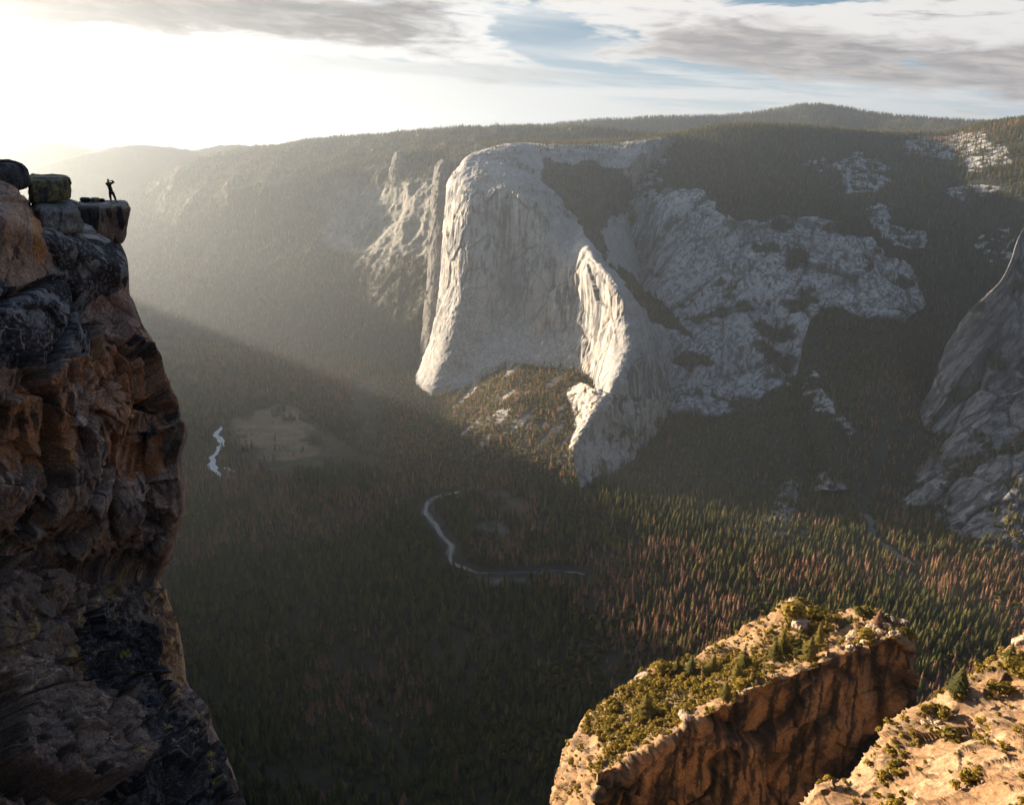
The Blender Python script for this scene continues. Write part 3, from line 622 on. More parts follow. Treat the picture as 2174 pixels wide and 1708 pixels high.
# big hand placed forms (metres of relief along the normal)
def bumpf(cx0, cy0, rx, ry, a, ang=0.0):
    ca, sa = math.cos(ang), math.sin(ang); u = ((px - cx0) * ca + (py - cy0) * sa) / rx; v = (-(px - cx0) * sa + (py - cy0) * ca) / ry
    return a * np.exp(-np.clip(u * u + v * v, 0, 30) ** 1.6)
def groove(line, w, dep):
    return -dep * np.exp(-(dseg(px, py, line) / w) ** 2)
d += bumpf(185, 545, 105, 85, 1.2, .5) + bumpf(65, 690, 110, 105, 1.2) + bumpf(20, 500, 50, 90, .5) - bumpf(215, 640, 60, 35, 1.4, -.3)
d += bumpf(110, 1010, 120, 170, .5, .6) - bumpf(222, 880, 22, 60, .9, .3) - bumpf(210, 1010, 30, 60, .6, .5) + bumpf(330, 1080, 60, 90, .3)
d += groove([(0,640),(60,610),(110,590),(150,600),(185,660),(210,700)], 7, 1.3) + groove([(90,480),(115,560),(125,590)], 6, .9) + groove([(190,655),(210,720),(190,800),(130,770),(0,760)], 6, .5)
d += groove([(0,1215),(60,1200),(130,1210),(240,1180),(330,1215)], 6, 1.1) + groove([(160,1560),(165,1400),(150,1280),(175,1200)], 5, .7) + groove([(0,1090),(60,1000),(120,900),(210,800)], 5, .5)
d += groove([(338,1235),(345,1330),(360,1420),(372,1500)], 4, .5) + groove([(225,1480),(290,1430),(330,1500),(400,1700)], 5, .7) + groove([(240,1140),(232,1060),(245,1000),(240,930)], 7, 1.0)
# keep the outline where it is: relief fades at the right edge
edge_x = np.interp(py, [a for a, b in EDGE], [b for a, b in EDGE]); fade = np.clip((edge_x - px) / 26, 0.06, 1); fade = np.where(np.arange(NCc)[None, :] > px.argmax(1)[:, None], .06, fade); fade = fade * (0.25 + 0.75 * sstep(.10, .17, np.linspace(0, 1, NR)))[:, None]
px1, _ = proj(Gc + N * .1); sl_ = (px1 - px) / .1; dmax = np.where(sl_ > .5, (edge_x - px + 2.5) / np.maximum(sl_, .5), 9)
Gc = Gc + N * np.minimum(d * fade, np.maximum(dmax, 0))[..., None]
# --- stains: black lichen, rust streaks, grey flakes, yellow lichen; painted dimness lower down
NA = fbm(Q / 2.2, 5, 310); NB = fbm(sc(Q, .35, .35, 3.0), 5, 311); NCn = fbm(sc(Q @ rot, .5, .5, 3.5), 5, 312); ND = fbm(Q / .5, 4, 313)
base = mixc((0.21, 0.165, 0.14), (0.30, 0.25, 0.225), sstep(-.3, .3, NA + .5 * NCn))
base = mixc(base, (0.115, 0.10, 0.098), sstep(-.05, .3, NCn + .3 * NA) * .75)
base = base * (0.86 + 0.28 * (r2[..., None] * .5 + .5))
WP = (px + NA * 34 + ND * 8, py + fbm(Q / 2.2, 4, 315) * 34 + ND * 8)
def region(poly): return inpoly(WP[0], WP[1], poly).astype(float)
rust = region([(185,690),(310,690),(350,800),(385,900),(380,1000),(300,1020),(235,1010),(215,850),(150,860),(90,1000),(0,1000),(0,880),(130,770),(185,780)]) * sstep(-.25, .2, NB + .3)
base = mixc(base, (0.34, 0.165, 0.070), rust * .75)
base = mixc(base, (0.36, 0.22, 0.10), sstep(.12, .35, NB + .25 * NA) * .55)
base = mixc(base, (0.105, 0.082, 0.070), region([(-400,1195),(240,1180),(350,1240),(400,1480),(560,1800),(700,2100),(-400,2100)]) * (.72 - .35 * sstep(.0, .3, NCn)))  # lower cliff painted darker: the dimmer light there is put into the colour
tan_ = region([(345,1240),(385,1350),(398,1480),(370,1500),(330,1400),(300,1280)]) ; base = mixc(base, (0.40, 0.27, 0.15), tan_ * sstep(-.3, .1, ND + .2) * .85)
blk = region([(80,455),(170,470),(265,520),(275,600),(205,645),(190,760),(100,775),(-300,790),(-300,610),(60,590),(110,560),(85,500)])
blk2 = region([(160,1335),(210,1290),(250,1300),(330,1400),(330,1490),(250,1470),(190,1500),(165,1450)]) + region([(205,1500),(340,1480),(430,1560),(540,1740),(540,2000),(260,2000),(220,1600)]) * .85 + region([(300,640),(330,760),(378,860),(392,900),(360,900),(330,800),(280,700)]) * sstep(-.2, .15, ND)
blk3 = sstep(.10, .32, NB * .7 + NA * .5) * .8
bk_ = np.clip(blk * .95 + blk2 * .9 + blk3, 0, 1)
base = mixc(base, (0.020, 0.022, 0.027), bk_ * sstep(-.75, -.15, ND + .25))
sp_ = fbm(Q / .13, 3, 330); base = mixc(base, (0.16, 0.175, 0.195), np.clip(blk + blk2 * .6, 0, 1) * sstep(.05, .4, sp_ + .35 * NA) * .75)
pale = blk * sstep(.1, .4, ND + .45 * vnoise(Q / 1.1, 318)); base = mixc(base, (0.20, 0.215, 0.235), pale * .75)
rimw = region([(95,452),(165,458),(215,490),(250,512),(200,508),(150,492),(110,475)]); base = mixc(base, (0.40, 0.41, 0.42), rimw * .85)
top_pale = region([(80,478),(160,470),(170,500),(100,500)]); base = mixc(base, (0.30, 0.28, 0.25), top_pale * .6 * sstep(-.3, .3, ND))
gold = region([(12,520),(45,530),(60,470),(30,405),(0,410),(0,600),(30,620),(45,580)]); base = mixc(base, (0.30, 0.215, 0.16), gold * .75)
base = mixc(base, (0.34, 0.18, 0.07), region([(52,410),(76,430),(90,520),(66,545),(60,470)]) * .8)
under = region([(205,655),(275,590),(278,640),(300,700),(240,715)]); base = mixc(base, (0.24, 0.17, 0.14), under * .9)
yel = sstep(.16, .30, fbm(Q / .8, 4, 320)) * (region([(0,1290),(90,1320),(140,1400),(130,1480),(0,1480)]) + region([(150,1400),(170,1430),(150,1520),(110,1500)]) + region([(260,1190),(330,1200),(300,1240),(260,1230)]) + region([(180,1500),(215,1530),(205,1660),(180,1640)]) + region([(170,690),(190,680),(178,790),(160,800)]))
yel += sstep(.4, .5, fbm(Q / 1.3, 4, 321)) * (py > 1150); base = mixc(base, (0.25, 0.215, 0.05), np.clip(yel, 0, 1) * .8 * sstep(-.15, .25, fbm(Q / .16, 3, 331)))
vein = sstep(.955, .985, 1 - np.abs(fbm(sc(w1 @ rot, 1.2, 1.2, 5.0), 3, 322))) * sstep(0, .3, vnoise(Q / 3.0, 323)); base = mixc(base, (0.44, 0.36, 0.31), vein * .6)
base = mixc(base, (0.05, 0.04, 0.035), (1 - c1) * .6) * np.array([1.8, 1.5, 1.28])
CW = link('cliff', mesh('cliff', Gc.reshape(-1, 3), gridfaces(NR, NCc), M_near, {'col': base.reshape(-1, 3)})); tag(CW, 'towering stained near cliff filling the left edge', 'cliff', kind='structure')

def hexrock(name, front, back, n_=64, pw=5.0, rough=.25, colf=None, seed=0, mat=None):
    """front/back: 4 corners (px,py,r): top-left, top-right, bottom-right, bottom-left"""
    C = np.array([[P(*c) for c in front], [P(*c) for c in back]])
    Vs, Fs, base_i = [], [], 0; g = np.linspace(-1, 1, n_)
    A, B = np.meshgrid(g, g); one = np.ones_like(A); allp = []
    for ax in range(3):
        for sg in (-1, 1):
            q = [None] * 3; q[ax] = one * sg; q[(ax + 1) % 3] = A; q[(ax + 2) % 3] = B
            allp.append(np.stack(q, -1).reshape(-1, 3)); f = gridfaces(n_, n_) + base_i
            Fs.append(f if sg > 0 else f[:, ::-1]); base_i += n_ * n_
    p = np.concatenate(allp); p = p / ((np.abs(p) ** pw).sum(1, keepdims=True) ** (1 / pw))
    u, v, w = (p[:, 0] + 1) / 2, (p[:, 1] + 1) / 2, (p[:, 2] + 1) / 2      # u across, v up->down, w front->back
    def tri(w0, v0, u0): return C[w0, v0 * 2 + (1 - u0 if v0 else u0)] if False else None
    TL, TR, BR, BL = 0, 1, 2, 3
    def face(k): return (C[k, TL][None] * ((1 - u) * (1 - v))[:, None] + C[k, TR][None] * (u * (1 - v))[:, None] + C[k, BR][None] * (u * v)[:, None] + C[k, BL][None] * ((1 - u) * v)[:, None])
    X_ = face(0) * (1 - w)[:, None] + face(1) * w[:, None]
    ctr = X_.mean(0); nn = X_ - ctr; nn /= np.linalg.norm(nn, axis=1, keepdims=True)
    Q_ = X_ - np.array([0, 0, CZ]); L = np.linalg.norm(X_.max(0) - X_.min(0)) / 3
    fv, fc, fr = facet(sc(Q_, L * .5, L * .5, L * .6), 400 + seed, 1.4)
    X_ = X_ + nn * (fv * rough * .35 + fbm(Q_ / (L * .5), 5, 410 + seed) * rough - (1 - fc) * rough * .12)[:, None]
    c = colf(Q_, nn, u, v, w)
    return mesh(name, X_, Fs, mat or M_near, {'col': c})
def col_dark(Q_, nn, u, v, w):
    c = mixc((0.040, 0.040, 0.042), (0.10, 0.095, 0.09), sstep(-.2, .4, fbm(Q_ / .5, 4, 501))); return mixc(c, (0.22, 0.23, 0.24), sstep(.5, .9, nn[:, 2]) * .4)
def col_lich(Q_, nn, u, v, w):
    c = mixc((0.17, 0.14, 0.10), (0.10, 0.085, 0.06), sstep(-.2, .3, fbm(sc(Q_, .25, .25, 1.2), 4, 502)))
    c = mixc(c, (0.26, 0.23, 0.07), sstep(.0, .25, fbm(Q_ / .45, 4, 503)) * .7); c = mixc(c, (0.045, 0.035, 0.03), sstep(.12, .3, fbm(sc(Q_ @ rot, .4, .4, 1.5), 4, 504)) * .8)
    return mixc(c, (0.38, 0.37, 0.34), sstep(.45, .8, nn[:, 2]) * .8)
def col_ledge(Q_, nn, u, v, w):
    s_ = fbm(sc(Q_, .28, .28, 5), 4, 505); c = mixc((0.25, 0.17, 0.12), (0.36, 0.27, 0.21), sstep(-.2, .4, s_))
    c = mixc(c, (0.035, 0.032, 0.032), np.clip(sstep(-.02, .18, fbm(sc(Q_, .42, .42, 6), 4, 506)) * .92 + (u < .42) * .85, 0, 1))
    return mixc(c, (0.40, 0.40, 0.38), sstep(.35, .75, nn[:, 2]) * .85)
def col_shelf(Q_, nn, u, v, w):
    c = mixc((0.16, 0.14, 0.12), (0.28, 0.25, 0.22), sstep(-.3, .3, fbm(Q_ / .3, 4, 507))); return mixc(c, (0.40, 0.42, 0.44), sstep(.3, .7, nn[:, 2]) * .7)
def rockthing(label, *a, **k):
    o = link(a[0], hexrock(*a, **k)); return tag(o, label, k.get('cat', 'rock') if False else 'rock')
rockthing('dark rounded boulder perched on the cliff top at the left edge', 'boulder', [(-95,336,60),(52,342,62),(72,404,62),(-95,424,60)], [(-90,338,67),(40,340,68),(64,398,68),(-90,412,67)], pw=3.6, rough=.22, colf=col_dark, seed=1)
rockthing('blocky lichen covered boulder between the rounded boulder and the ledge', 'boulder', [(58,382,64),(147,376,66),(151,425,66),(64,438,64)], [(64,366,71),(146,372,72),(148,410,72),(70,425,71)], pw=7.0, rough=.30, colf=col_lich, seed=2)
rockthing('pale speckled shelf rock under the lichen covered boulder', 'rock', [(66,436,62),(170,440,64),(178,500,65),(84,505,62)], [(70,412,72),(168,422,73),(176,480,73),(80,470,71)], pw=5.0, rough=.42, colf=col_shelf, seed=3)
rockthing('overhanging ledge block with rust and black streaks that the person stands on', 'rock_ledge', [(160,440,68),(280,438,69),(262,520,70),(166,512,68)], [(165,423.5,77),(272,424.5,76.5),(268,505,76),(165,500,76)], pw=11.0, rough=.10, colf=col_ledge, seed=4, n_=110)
rockthing('thin flat slab lying on top of the ledge block', 'rock_slab', [(186,441,69.5),(272,433,70.3),(270,440,70.3),(186,448,69.5)], [(172,424.5,75.5),(268,423.5,75.5),(268,431,75.5),(172,432,75.5)], pw=7.0, rough=.06, colf=col_shelf, seed=5)

# ================================================================== BUTTRESS AND SLAB, BOTTOM RIGHT
Bk = [(1150,1790),(1171,1708),(1190,1640),(1199,1593),(1228,1550),(1290,1488),(1353,1440),(1400,1421),(1477,1392),(1530,1363),(1612,1320),(1640,1298),(1688,1274),(1740,1298),(1790,1305),(1832,1296),(1861,1300),(1899,1325),(1920,1336)]
Ck = [(1250,1880),(1262,1790),(1268,1720),(1271,1646),(1310,1625),(1348,1603),(1400,1580),(1439,1550),(1516,1500),(1563,1488),(1600,1465),(1631,1444),(1707,1416),(1750,1400),(1789,1387),(1827,1372),(1850,1362),(1885,1355),(1925,1372)]
n_ = len(Bk); t_ = np.linspace(0, 1, n_)
rB = np.interp(t_, [0, .15, .5, .7, 1], [395, 420, 490, 510, 480]); rC = np.interp(t_, [0, .15, .5, .7, 1], [340, 360, 400, 425, 452])
Ba, Ca = np.array(Bk, float), np.array(Ck, float); Ca[3:-1, 1] += rng.uniform(-7, 7, n_ - 4); Ba[3:-1, 1] += rng.uniform(-3, 3, n_ - 4)
def brow(A_, r_): return P(A_[:, 0], A_[:, 1], r_)
b2 = brow(Ba, rB + 30); b2[:, 2] -= 18; b3 = brow(Ba, rB + 70); b3[:, 2] -= 130; b4 = brow(Ba, rB + 90); b4[:, 2] -= 330
fdx = np.interp(t_, [0, .5, .9, 1], [14, 16, 10, 22])
def frow(k, dy, dr): A_ = Ca + np.stack([fdx * k, np.full(n_, dy)], 1); return brow(A_, rC + dr)
def mid(t): return brow(lerp(Ba, Ca, t), lerp(rB, rC, t))
netB = np.array([b4, b3, b2, mid(0), mid(.3), mid(.65), mid(1), frow(.2, 26, -1), frow(.8, 110, 3), frow(1.2, 230, 2), frow(1.3, 380, -6), frow(1.5, 560, -14)]).transpose(1, 0, 2)
lastc = netB[-1].copy(); endc = []
for k in range(3):
    q = lastc.copy(); q[:, 1] += 12 + 30 * k; q[:, 0] += [16, 22, 10][k]; q[:, 2] -= [25, 120, 300][k]; endc.append(q)
fst = netB[0].copy(); st_ = []
for k in (1, 0):
    q = fst.copy(); q[:, 2] -= [40, 200][k]; q[:, 0] -= 10; st_.append(q)
netB = np.concatenate([np.array(st_), netB, np.array(endc)])
Gb = surf(netB, 620, 640); N = normals(Gb); px, py = proj(Gb); Q = Gb - np.array([0, 0, CZ])
crest = np.interp(px, Ca[:, 0], Ca[:, 1]); isface = sstep(-6, 18, py - crest + vnoise(sc(Gb, 9, 9, 9), 640) * 9 + vnoise(sc(Gb, 3, 3, 3), 641) * 5 + facet(sc(Gb, 14, 14, 14), 642, 1.0)[0] * 6)
w1 = Q + np.stack([vnoise(Q / 22, 1), vnoise(Q / 22, 2), vnoise(Q / 22, 3)], -1) * 6
f1, c1, r1 = facet(sc(w1 @ rot, 55, 55, 90), 601, 1.2); f2, c2, r2 = facet(sc(w1 @ rot, 17, 17, 36), 602, 1.0); f3, c3, r3 = facet(sc(Q, 2.6, 2.6, 2.2), 603, 1.0)
dF = f1 * 8.5 + f2 * 3.8 + f3 * .7 - (1 - c1) * 2.5 - (1 - c2) * .9 + fbm(sc(Q, 3, 3, 14), 4, 604, ridge=True) * .4
g1, h1, k1 = facet(sc(Q @ np.array([[.8, .55, -.25], [-.55, .83, 0], [.25, 0, .97]]), 26, 8, 5), 605, 1.0)
dT = g1 * 2.4 + f2 * 1.3 + f3 * .45 - (1 - h1) * .8 + fbm(Q / 14, 4, 606) * 2.2 + fbm(Q / 2, 3, 607) * .25
bould = sstep(1780, 1840, px) * (f2 * 2.2 + f3 * 1.0)
d = lerp(dT + bould, dF, isface); Gb = Gb + N * d[..., None]
st = fbm(sc(Q, 2.2, 2.2, 30), 5, 610); na = fbm(Q / 12, 4, 611); nb = fbm(sc(Q, 6, 6, 40), 4, 612)
cF = mixc((0.36, 0.20, 0.10), (0.20, 0.115, 0.068), sstep(-.2, .3, na)); cF = mixc(cF, (0.30, 0.19, 0.105), sstep(.05, .35, nb) * .8)
cF = mixc(cF, (0.040, 0.030, 0.026), np.clip(sstep(-.12, .15, st + .5 * nb - .12) * .92 + sstep(.18, .3, na) * .6, 0, 1)); cF = mixc(cF, (0.03, 0.025, 0.02), np.clip((1 - c1) * .7 + (1 - c2) * .6, 0, 1)); cF = cF * np.array([.88, 1.0, 1.08]) * (.78 + .35 * (r2[..., None] * .5 + .5) + .2 * r1[..., None])
cF = cF * lerp(1, .55, sstep(1500, 1640, py - (px - 1300) * .1))[..., None] if False else cF
cTp = mixc((0.235, 0.135, 0.063), (0.31, 0.20, 0.105), sstep(-.2, .3, fbm(Q / 5, 4, 613))); cTp = mixc(cTp, (0.07, 0.05, 0.03), (1 - h1) * .7); cTp = mixc(cTp, (0.16, 0.12, 0.085), sstep(.1, .4, fbm(sc(Q @ np.array([[.8, .55, -.25], [-.55, .83, 0], [.25, 0, .97]]), 14, 3, 3), 4, 614)) * .7)
BUSH = [(1235,1545),(1290,1490),(1360,1440),(1420,1415),(1480,1405),(1560,1390),(1600,1400),(1620,1420),(1600,1450),(1560,1475),(1510,1490),(1440,1540),(1400,1570),(1340,1590),(1290,1610),(1275,1570)]
BUSH2 = [(1610,1370),(1650,1330),(1690,1280),(1720,1290),(1760,1310),(1740,1360),(1700,1400),(1660,1410),(1620,1410)]
wx, wy = px + na * 22, py + fbm(Q / 12, 4, 615) * 18
vb = inpoly(wx, wy, BUSH) * 1.0 + inpoly(wx, wy, BUSH2) * .6 + (sstep(.25, .4, fbm(Q / 9, 4, 616)) * .5) + .06
vb = np.clip(vb, 0, 1) * (1 - isface) * (py < 1700)
cTp = mixc(cTp, (0.12, 0.09, 0.045), vb * .7)
cB = mixc(cTp, cF, isface)
tag(gridobj('rock_buttress', Gb, M_butt, cB), 'big orange stained buttress with a bushy sunlit top, bottom right', 'rock', kind='structure')
Ek = [(1640,1860),(1700,1735),(1736,1679),(1803,1655),(1841,1612),(1870,1583),(1918,1526),(1942,1511),(1995,1488),(2019,1468),(2067,1449),(2138,1387),(2174,1353),(2290,1260)]
rE = np.array([225,255,262,268,275,280,290,293,300,303,312,326,334,355.])
Ea = np.array(Ek, float); Dn = np.array([1.0, .75])
def erow(k, dr): A_ = Ea + Dn * k; return P(A_[:, 0], A_[:, 1], rE + dr)
e1 = erow(0, 22); e1[:, 2] -= 12; e2 = erow(0, 36); e2[:, 2] -= 60; e3 = erow(-10, 50); e3[:, 2] -= 220
netE = np.array([e3, e2, e1, erow(0, 0), erow(60, -12), erow(160, -38), erow(320, -82), erow(600, -140)])
Gg = surf(netE, 560, 620); N = normals(Gg); px, py = proj(Gg); Q = Gg - np.array([0, 0, CZ])
Rr = np.array([[.75, .55, -.35], [-.6, .8, 0], [.3, .2, .93]])
g1, h1, k1 = facet(sc(Q @ Rr, 26, 9, 9), 621, 1.0, .05); g2, h2, k2 = facet(sc(Q @ Rr, 11, 3.4, 3.4), 622, 1.0)
rr_ = sstep(.0, .4, fbm(Q / 16, 3, 623))
Gg = Gg + N * (g1 * 1.5 + g2 * .5 - (1 - h1) * .9 - (1 - h2) * .12 + rr_ * fbm(Q / 3.5, 3, 629) * .8 + fbm(Q / 18, 4, 624) * 2.4 + fbm(Q / 1.6, 3, 625) * .16)[..., None]
cG = mixc((0.25, 0.147, 0.074), (0.31, 0.205, 0.118), sstep(-.2, .3, fbm(Q / 7, 4, 626))); cG = mixc(cG, (0.14, 0.09, 0.055), sstep(.12, .4, fbm(sc(Q @ Rr, 12, 1.6, 1.6), 4, 627)) * .55)
gullyv = np.exp(-(dseg(px, py, [(2174,1400),(2060,1450),(1985,1520),(1915,1560),(1890,1620),(1850,1690),(1830,1720)]) / 24) ** 2)
cG = mixc(cG, (0.075, 0.05, 0.03), np.clip((1 - h1) * .75 + (1 - h2) * .35, 0, 1)); vG = np.clip(sstep(.12, .3, fbm(Q / 7, 4, 628) + gullyv * .55 - .22) + .02, 0, 1) * (py > 1300)
cG = mixc(cG, (0.12, 0.085, 0.05), vG * .7)
tag(gridobj('rock_slab_slope', Gg, M_butt, cG), 'smooth sunlit granite slope in the bottom right corner', 'rock', kind='structure')
# ================================================================== TREES
def conifer(seed, tiers=13, seg=8, w=0.17, gap=0.0, z0=0.12, trunkr=0.012, droop=.055, top=1.0):
    r = np.random.default_rng(seed); V, Q = [], []; lean = r.normal(0, .006, 2)
    for k in range(tiers):
        t = (k + r.uniform(-.25, .25)) / (tiers - 1); z = z0 + (top - z0) * min(max(t, 0), .985)
        R = w * (1 - ((z - z0) / (top - z0)) ** 1.45) * r.uniform(.72, 1.15) + .008
        R *= 0.75 + 0.25 * min(1, (z - z0) / .12)
        a0 = r.uniform(0, 6.28)
        for j in range(seg):
            if r.random() < gap: continue
            a = a0 + 6.283 * j / seg + r.uniform(-.3, .3); L = R * r.uniform(.65, 1.2); wd = .52 * 6.283 / seg * r.uniform(.8, 1.5); dz = droop * r.uniform(.5, 1.4)
            cx0, cy0 = lean * z * 8; i = len(V)
            V += [(cx0, cy0, z + .035), (cx0 + math.cos(a - wd) * L * .62, cy0 + math.sin(a - wd) * L * .62, z - dz * .35), (cx0 + math.cos(a) * L, cy0 + math.sin(a) * L, z - dz), (cx0 + math.cos(a + wd) * L * .62, cy0 + math.sin(a + wd) * L * .62, z - dz * .35)]
            Q.append((i, i + 1, i + 2, i + 3))
    i = len(V); cx0, cy0 = lean * 8
    V += [(cx0 + .012, cy0, .93), (cx0 - .006, cy0 + .01, .93), (cx0 - .006, cy0 - .01, .93), (cx0, cy0, 1.03)]
    T = [(i, i + 1, i + 3), (i + 1, i + 2, i + 3), (i + 2, i, i + 3)]
    tv, tq = [], []
    for k, (zz, rr) in enumerate([(-.03, trunkr * 1.3), (.3, trunkr), (.7, trunkr * .6), (.97, trunkr * .15)]):
        for j in range(5): tv.append((math.cos(j * 1.2566) * rr + lean[0] * zz * 8, math.sin(j * 1.2566) * rr + lean[1] * zz * 8, zz))
    for k in range(3):
        for j in range(5): tq.append((k * 5 + j, k * 5 + (j + 1) % 5, k * 5 + 5 + (j + 1) % 5, k * 5 + 5 + j))
    return (np.array(V), np.array(Q), np.array(T)), (np.array(tv), np.array(tq))
def leafy(seed, n=170, size=.085, lobes=7, flat=.8, z0=.25):
    r = np.random.default_rng(seed); C = r.normal(0, 1, (lobes, 3)); C /= np.linalg.norm(C, axis=1, keepdims=True); C *= r.uniform(.12, .30, (lobes, 1)); C[:, 2] = C[:, 2] * flat + .55
    Rl = r.uniform(.16, .27, lobes); V, Q = [], []
    for k in range(n):
        l = r.integers(lobes); d = r.normal(0, 1, 3); d /= np.linalg.norm(d); p = C[l] + d * Rl[l] * r.uniform(.7, 1.08) * np.array([1, 1, .85])
        p[2] = max(p[2], z0 * .3); u = np.cross(d, r.normal(0, 1, 3)); u /= np.linalg.norm(u); v = np.cross(d, u) + d * r.uniform(-.5, .5); s = size * r.uniform(.6, 1.3)
        i = len(V); V += [p - u * s, p - v * s * .8, p + u * s, p + v * s * .8]; Q.append((i, i + 1, i + 2, i + 3))
    tv, tq = [], []
    for zz, rr in [(-.05, .035), (.25, .025), (.55, .012)]:
        for j in range(5): tv.append((math.cos(j * 1.2566) * rr, math.sin(j * 1.2566) * rr, zz))
    for k in range(2):
        for j in range(5): tq.append((k * 5 + j, k * 5 + (j + 1) % 5, k * 5 + 5 + (j + 1) % 5, k * 5 + 5 + j))
    return (np.array(V), np.array(Q), np.zeros((0, 3), int)), (np.array(tv), np.array(tq))
def onemesh(name, parts, ml):
    (V, Q, T), (tv, tq) = parts; a = [Q, tq + len(V)]; mi = [0] * len(Q) + [1] * len(tq); F_ = [np.concatenate(a)]
    if len(T): F_.append(T); mi += [0] * len(T)
    return mesh(name, np.concatenate([V, tv]), F_, [ml, M_bark], midx=mi, smooth=False)
PROTO = {}
def proto(kind, items):
    c = bpy.data.collections.new('proto_' + kind); L = []
    for k, me in enumerate(items):
        o = bpy.data.objects.new('%s_%d' % (kind, k), me); c.objects.link(o); L.append(me)
    PROTO[kind] = (c, L)
proto('green', [onemesh('g%d' % k, conifer(k, 13, 8, w), L_green) for k, w in enumerate([.19, .24, .16, .27, .21])])
proto('dead', [onemesh('d%d' % k, conifer(20 + k, 11, 7, w, .18), L_dead) for k, w in enumerate([.16, .19, .14, .18])])
proto('snag', [onemesh('s%d' % k, conifer(40 + k, 8, 5, .09, .45), L_snag) for k in range(3)])
proto('oak', [onemesh('o%d' % k, leafy(60 + k, 120, .11), L_oak) for k in range(4)])
proto('shrub', [onemesh('h%d' % k, leafy(80 + k, 110, .10, 6, .5), L_shrub) for k in range(4)])

def scatter(name, kind, pts, hgt, wide, tint, seed):
    n = len(pts); r = np.random.default_rng(seed); me = bpy.data.meshes.new(name)
    me.vertices.add(n); me.vertices.foreach_set('co', np.asarray(pts, np.float32).ravel())
    def att(k, ty, v, f='value'): a = me.attributes.new(k, ty, 'POINT'); a.data.foreach_set(f, v.ravel())
    sc_ = np.stack([hgt * wide, hgt * wide, hgt], 1).astype(np.float32)
    rt = np.stack([r.normal(0, .03, n), r.normal(0, .03, n), r.uniform(0, 6.28, n)], 1).astype(np.float32)
    att('scl', 'FLOAT_VECTOR', sc_, 'vector'); att('rot', 'FLOAT_VECTOR', rt, 'vector'); att('tint', 'FLOAT', np.asarray(tint, np.float32))
    att('pid', 'INT', r.integers(0, len(PROTO[kind][1]), n).astype(np.int32))
    o = link(name, me); g = bpy.data.node_groups.new('scatter_' + kind, 'GeometryNodeTree')
    g.interface.new_socket('Geometry', in_out='INPUT', socket_type='NodeSocketGeometry'); g.interface.new_socket('Geometry', in_out='OUTPUT', socket_type='NodeSocketGeometry')
    N_, L_ = g.nodes, g.links; gi = N_.new('NodeGroupInput'); go = N_.new('NodeGroupOutput'); ip = N_.new('GeometryNodeInstanceOnPoints')
    ci = N_.new('GeometryNodeCollectionInfo'); ci.inputs['Collection'].default_value = PROTO[kind][0]; ci.inputs['Separate Children'].default_value = True; ci.inputs['Reset Children'].default_value = True
    def na(nm, ty): q = N_.new('GeometryNodeInputNamedAttribute'); q.data_type = ty; q.inputs[0].default_value = nm; return q.outputs[0]
    L_.new(gi.outputs[0], ip.inputs['Points']); L_.new(ci.outputs[0], ip.inputs['Instance']); ip.inputs['Pick Instance'].default_value = True
    L_.new(na('pid', 'INT'), ip.inputs['Instance Index']); L_.new(na('rot', 'FLOAT_VECTOR'), ip.inputs['Rotation']); L_.new(na('scl', 'FLOAT_VECTOR'), ip.inputs['Scale'])
    L_.new(ip.outputs[0], go.inputs[0]); md = o.modifiers.new('scatter', 'NODES'); md.node_group = g
    return tag(o, kind='stuff')
def sample(G, dens, sp, seed):
    r = np.random.default_rng(seed); a, b, c, d = G[:-1, :-1], G[:-1, 1:], G[1:, 1:], G[1:, :-1]
    cr = np.cross(c - a, d - b); ar = .5 * np.linalg.norm(cr, axis=-1); hz = np.abs(cr[..., 2]) * .5
    dn = (dens[:-1, :-1] + dens[1:, 1:]) / 2; q = lerp(hz, ar, .35) * np.clip(dn, 0, 1) / sp ** 2
    px, py = proj(a); q = q * ((px > -120) & (px < 2300) & (py > 150) & (a[..., 1] > 50)); n = int(q.sum()); p = (q / q.sum()).ravel()
    idx = r.choice(p.size, n, p=p); u, v = r.random(n)[:, None], r.random(n)[:, None]
    A, B, C_, D = (k.reshape(-1, 3)[idx] for k in (a, b, c, d))
    return A * (1 - u) * (1 - v) + B * u * (1 - v) + C_ * u * v + D * (1 - u) * v
# valley floor
sp = 11.5; gx = np.arange(-3600, 3300, sp); gy = np.arange(700, 5300, sp); X, Y = np.meshgrid(gx, gy); X = (X + rng.uniform(-.5, .5, X.shape) * sp * 1.1).ravel(); Y = (Y + rng.uniform(-.5, .5, Y.shape) * sp * 1.1).ravel()
pts = np.stack([X, Y, gz(X, Y)], 1); px, py = proj(pts); k = (px > -60) & (px < 2260) & (py < 1800) & (py > 640); pts = pts[k]; X, Y = pts[:, 0], pts[:, 1]
wp = np.stack([X / 160, Y / 160, X * 0], -1); wx = X + vnoise(wp, 1) * 14; wy = Y + vnoise(wp, 2) * 14
inm = inpoly(wx, wy, MEADOW_W) | inpoly(wx, wy, MEADOW2_W) | inpoly(wx, wy + 75, MEADOW_W) | inpoly(wx, wy + 40, MEADOW2_W)
clump = (fbm(np.stack([X / 60, Y / 60, X * 0], 1), 2, 91) > .36) & (rng.random(len(X)) < .6)
okk = ~inm | clump
for c_ in CLEAR_W: okk &= ~inpoly(wx, wy, c_) | (rng.random(len(X)) < .06)
for r_, w_ in zip(RIV_W, [24, 8, 30, 12]): okk &= dseg(X, Y, r_) > w_
okk &= dseg(X, Y, ROAD_W) > 11; okk &= dseg(X, Y, CREEK_W) > 17
gapn = fbm(np.stack([X / 120, Y / 120, X * 0], 1), 3, 92); okk &= rng.random(len(X)) < np.clip(.98 - 1.1 * np.clip(gapn, 0, 1), .3, 1)
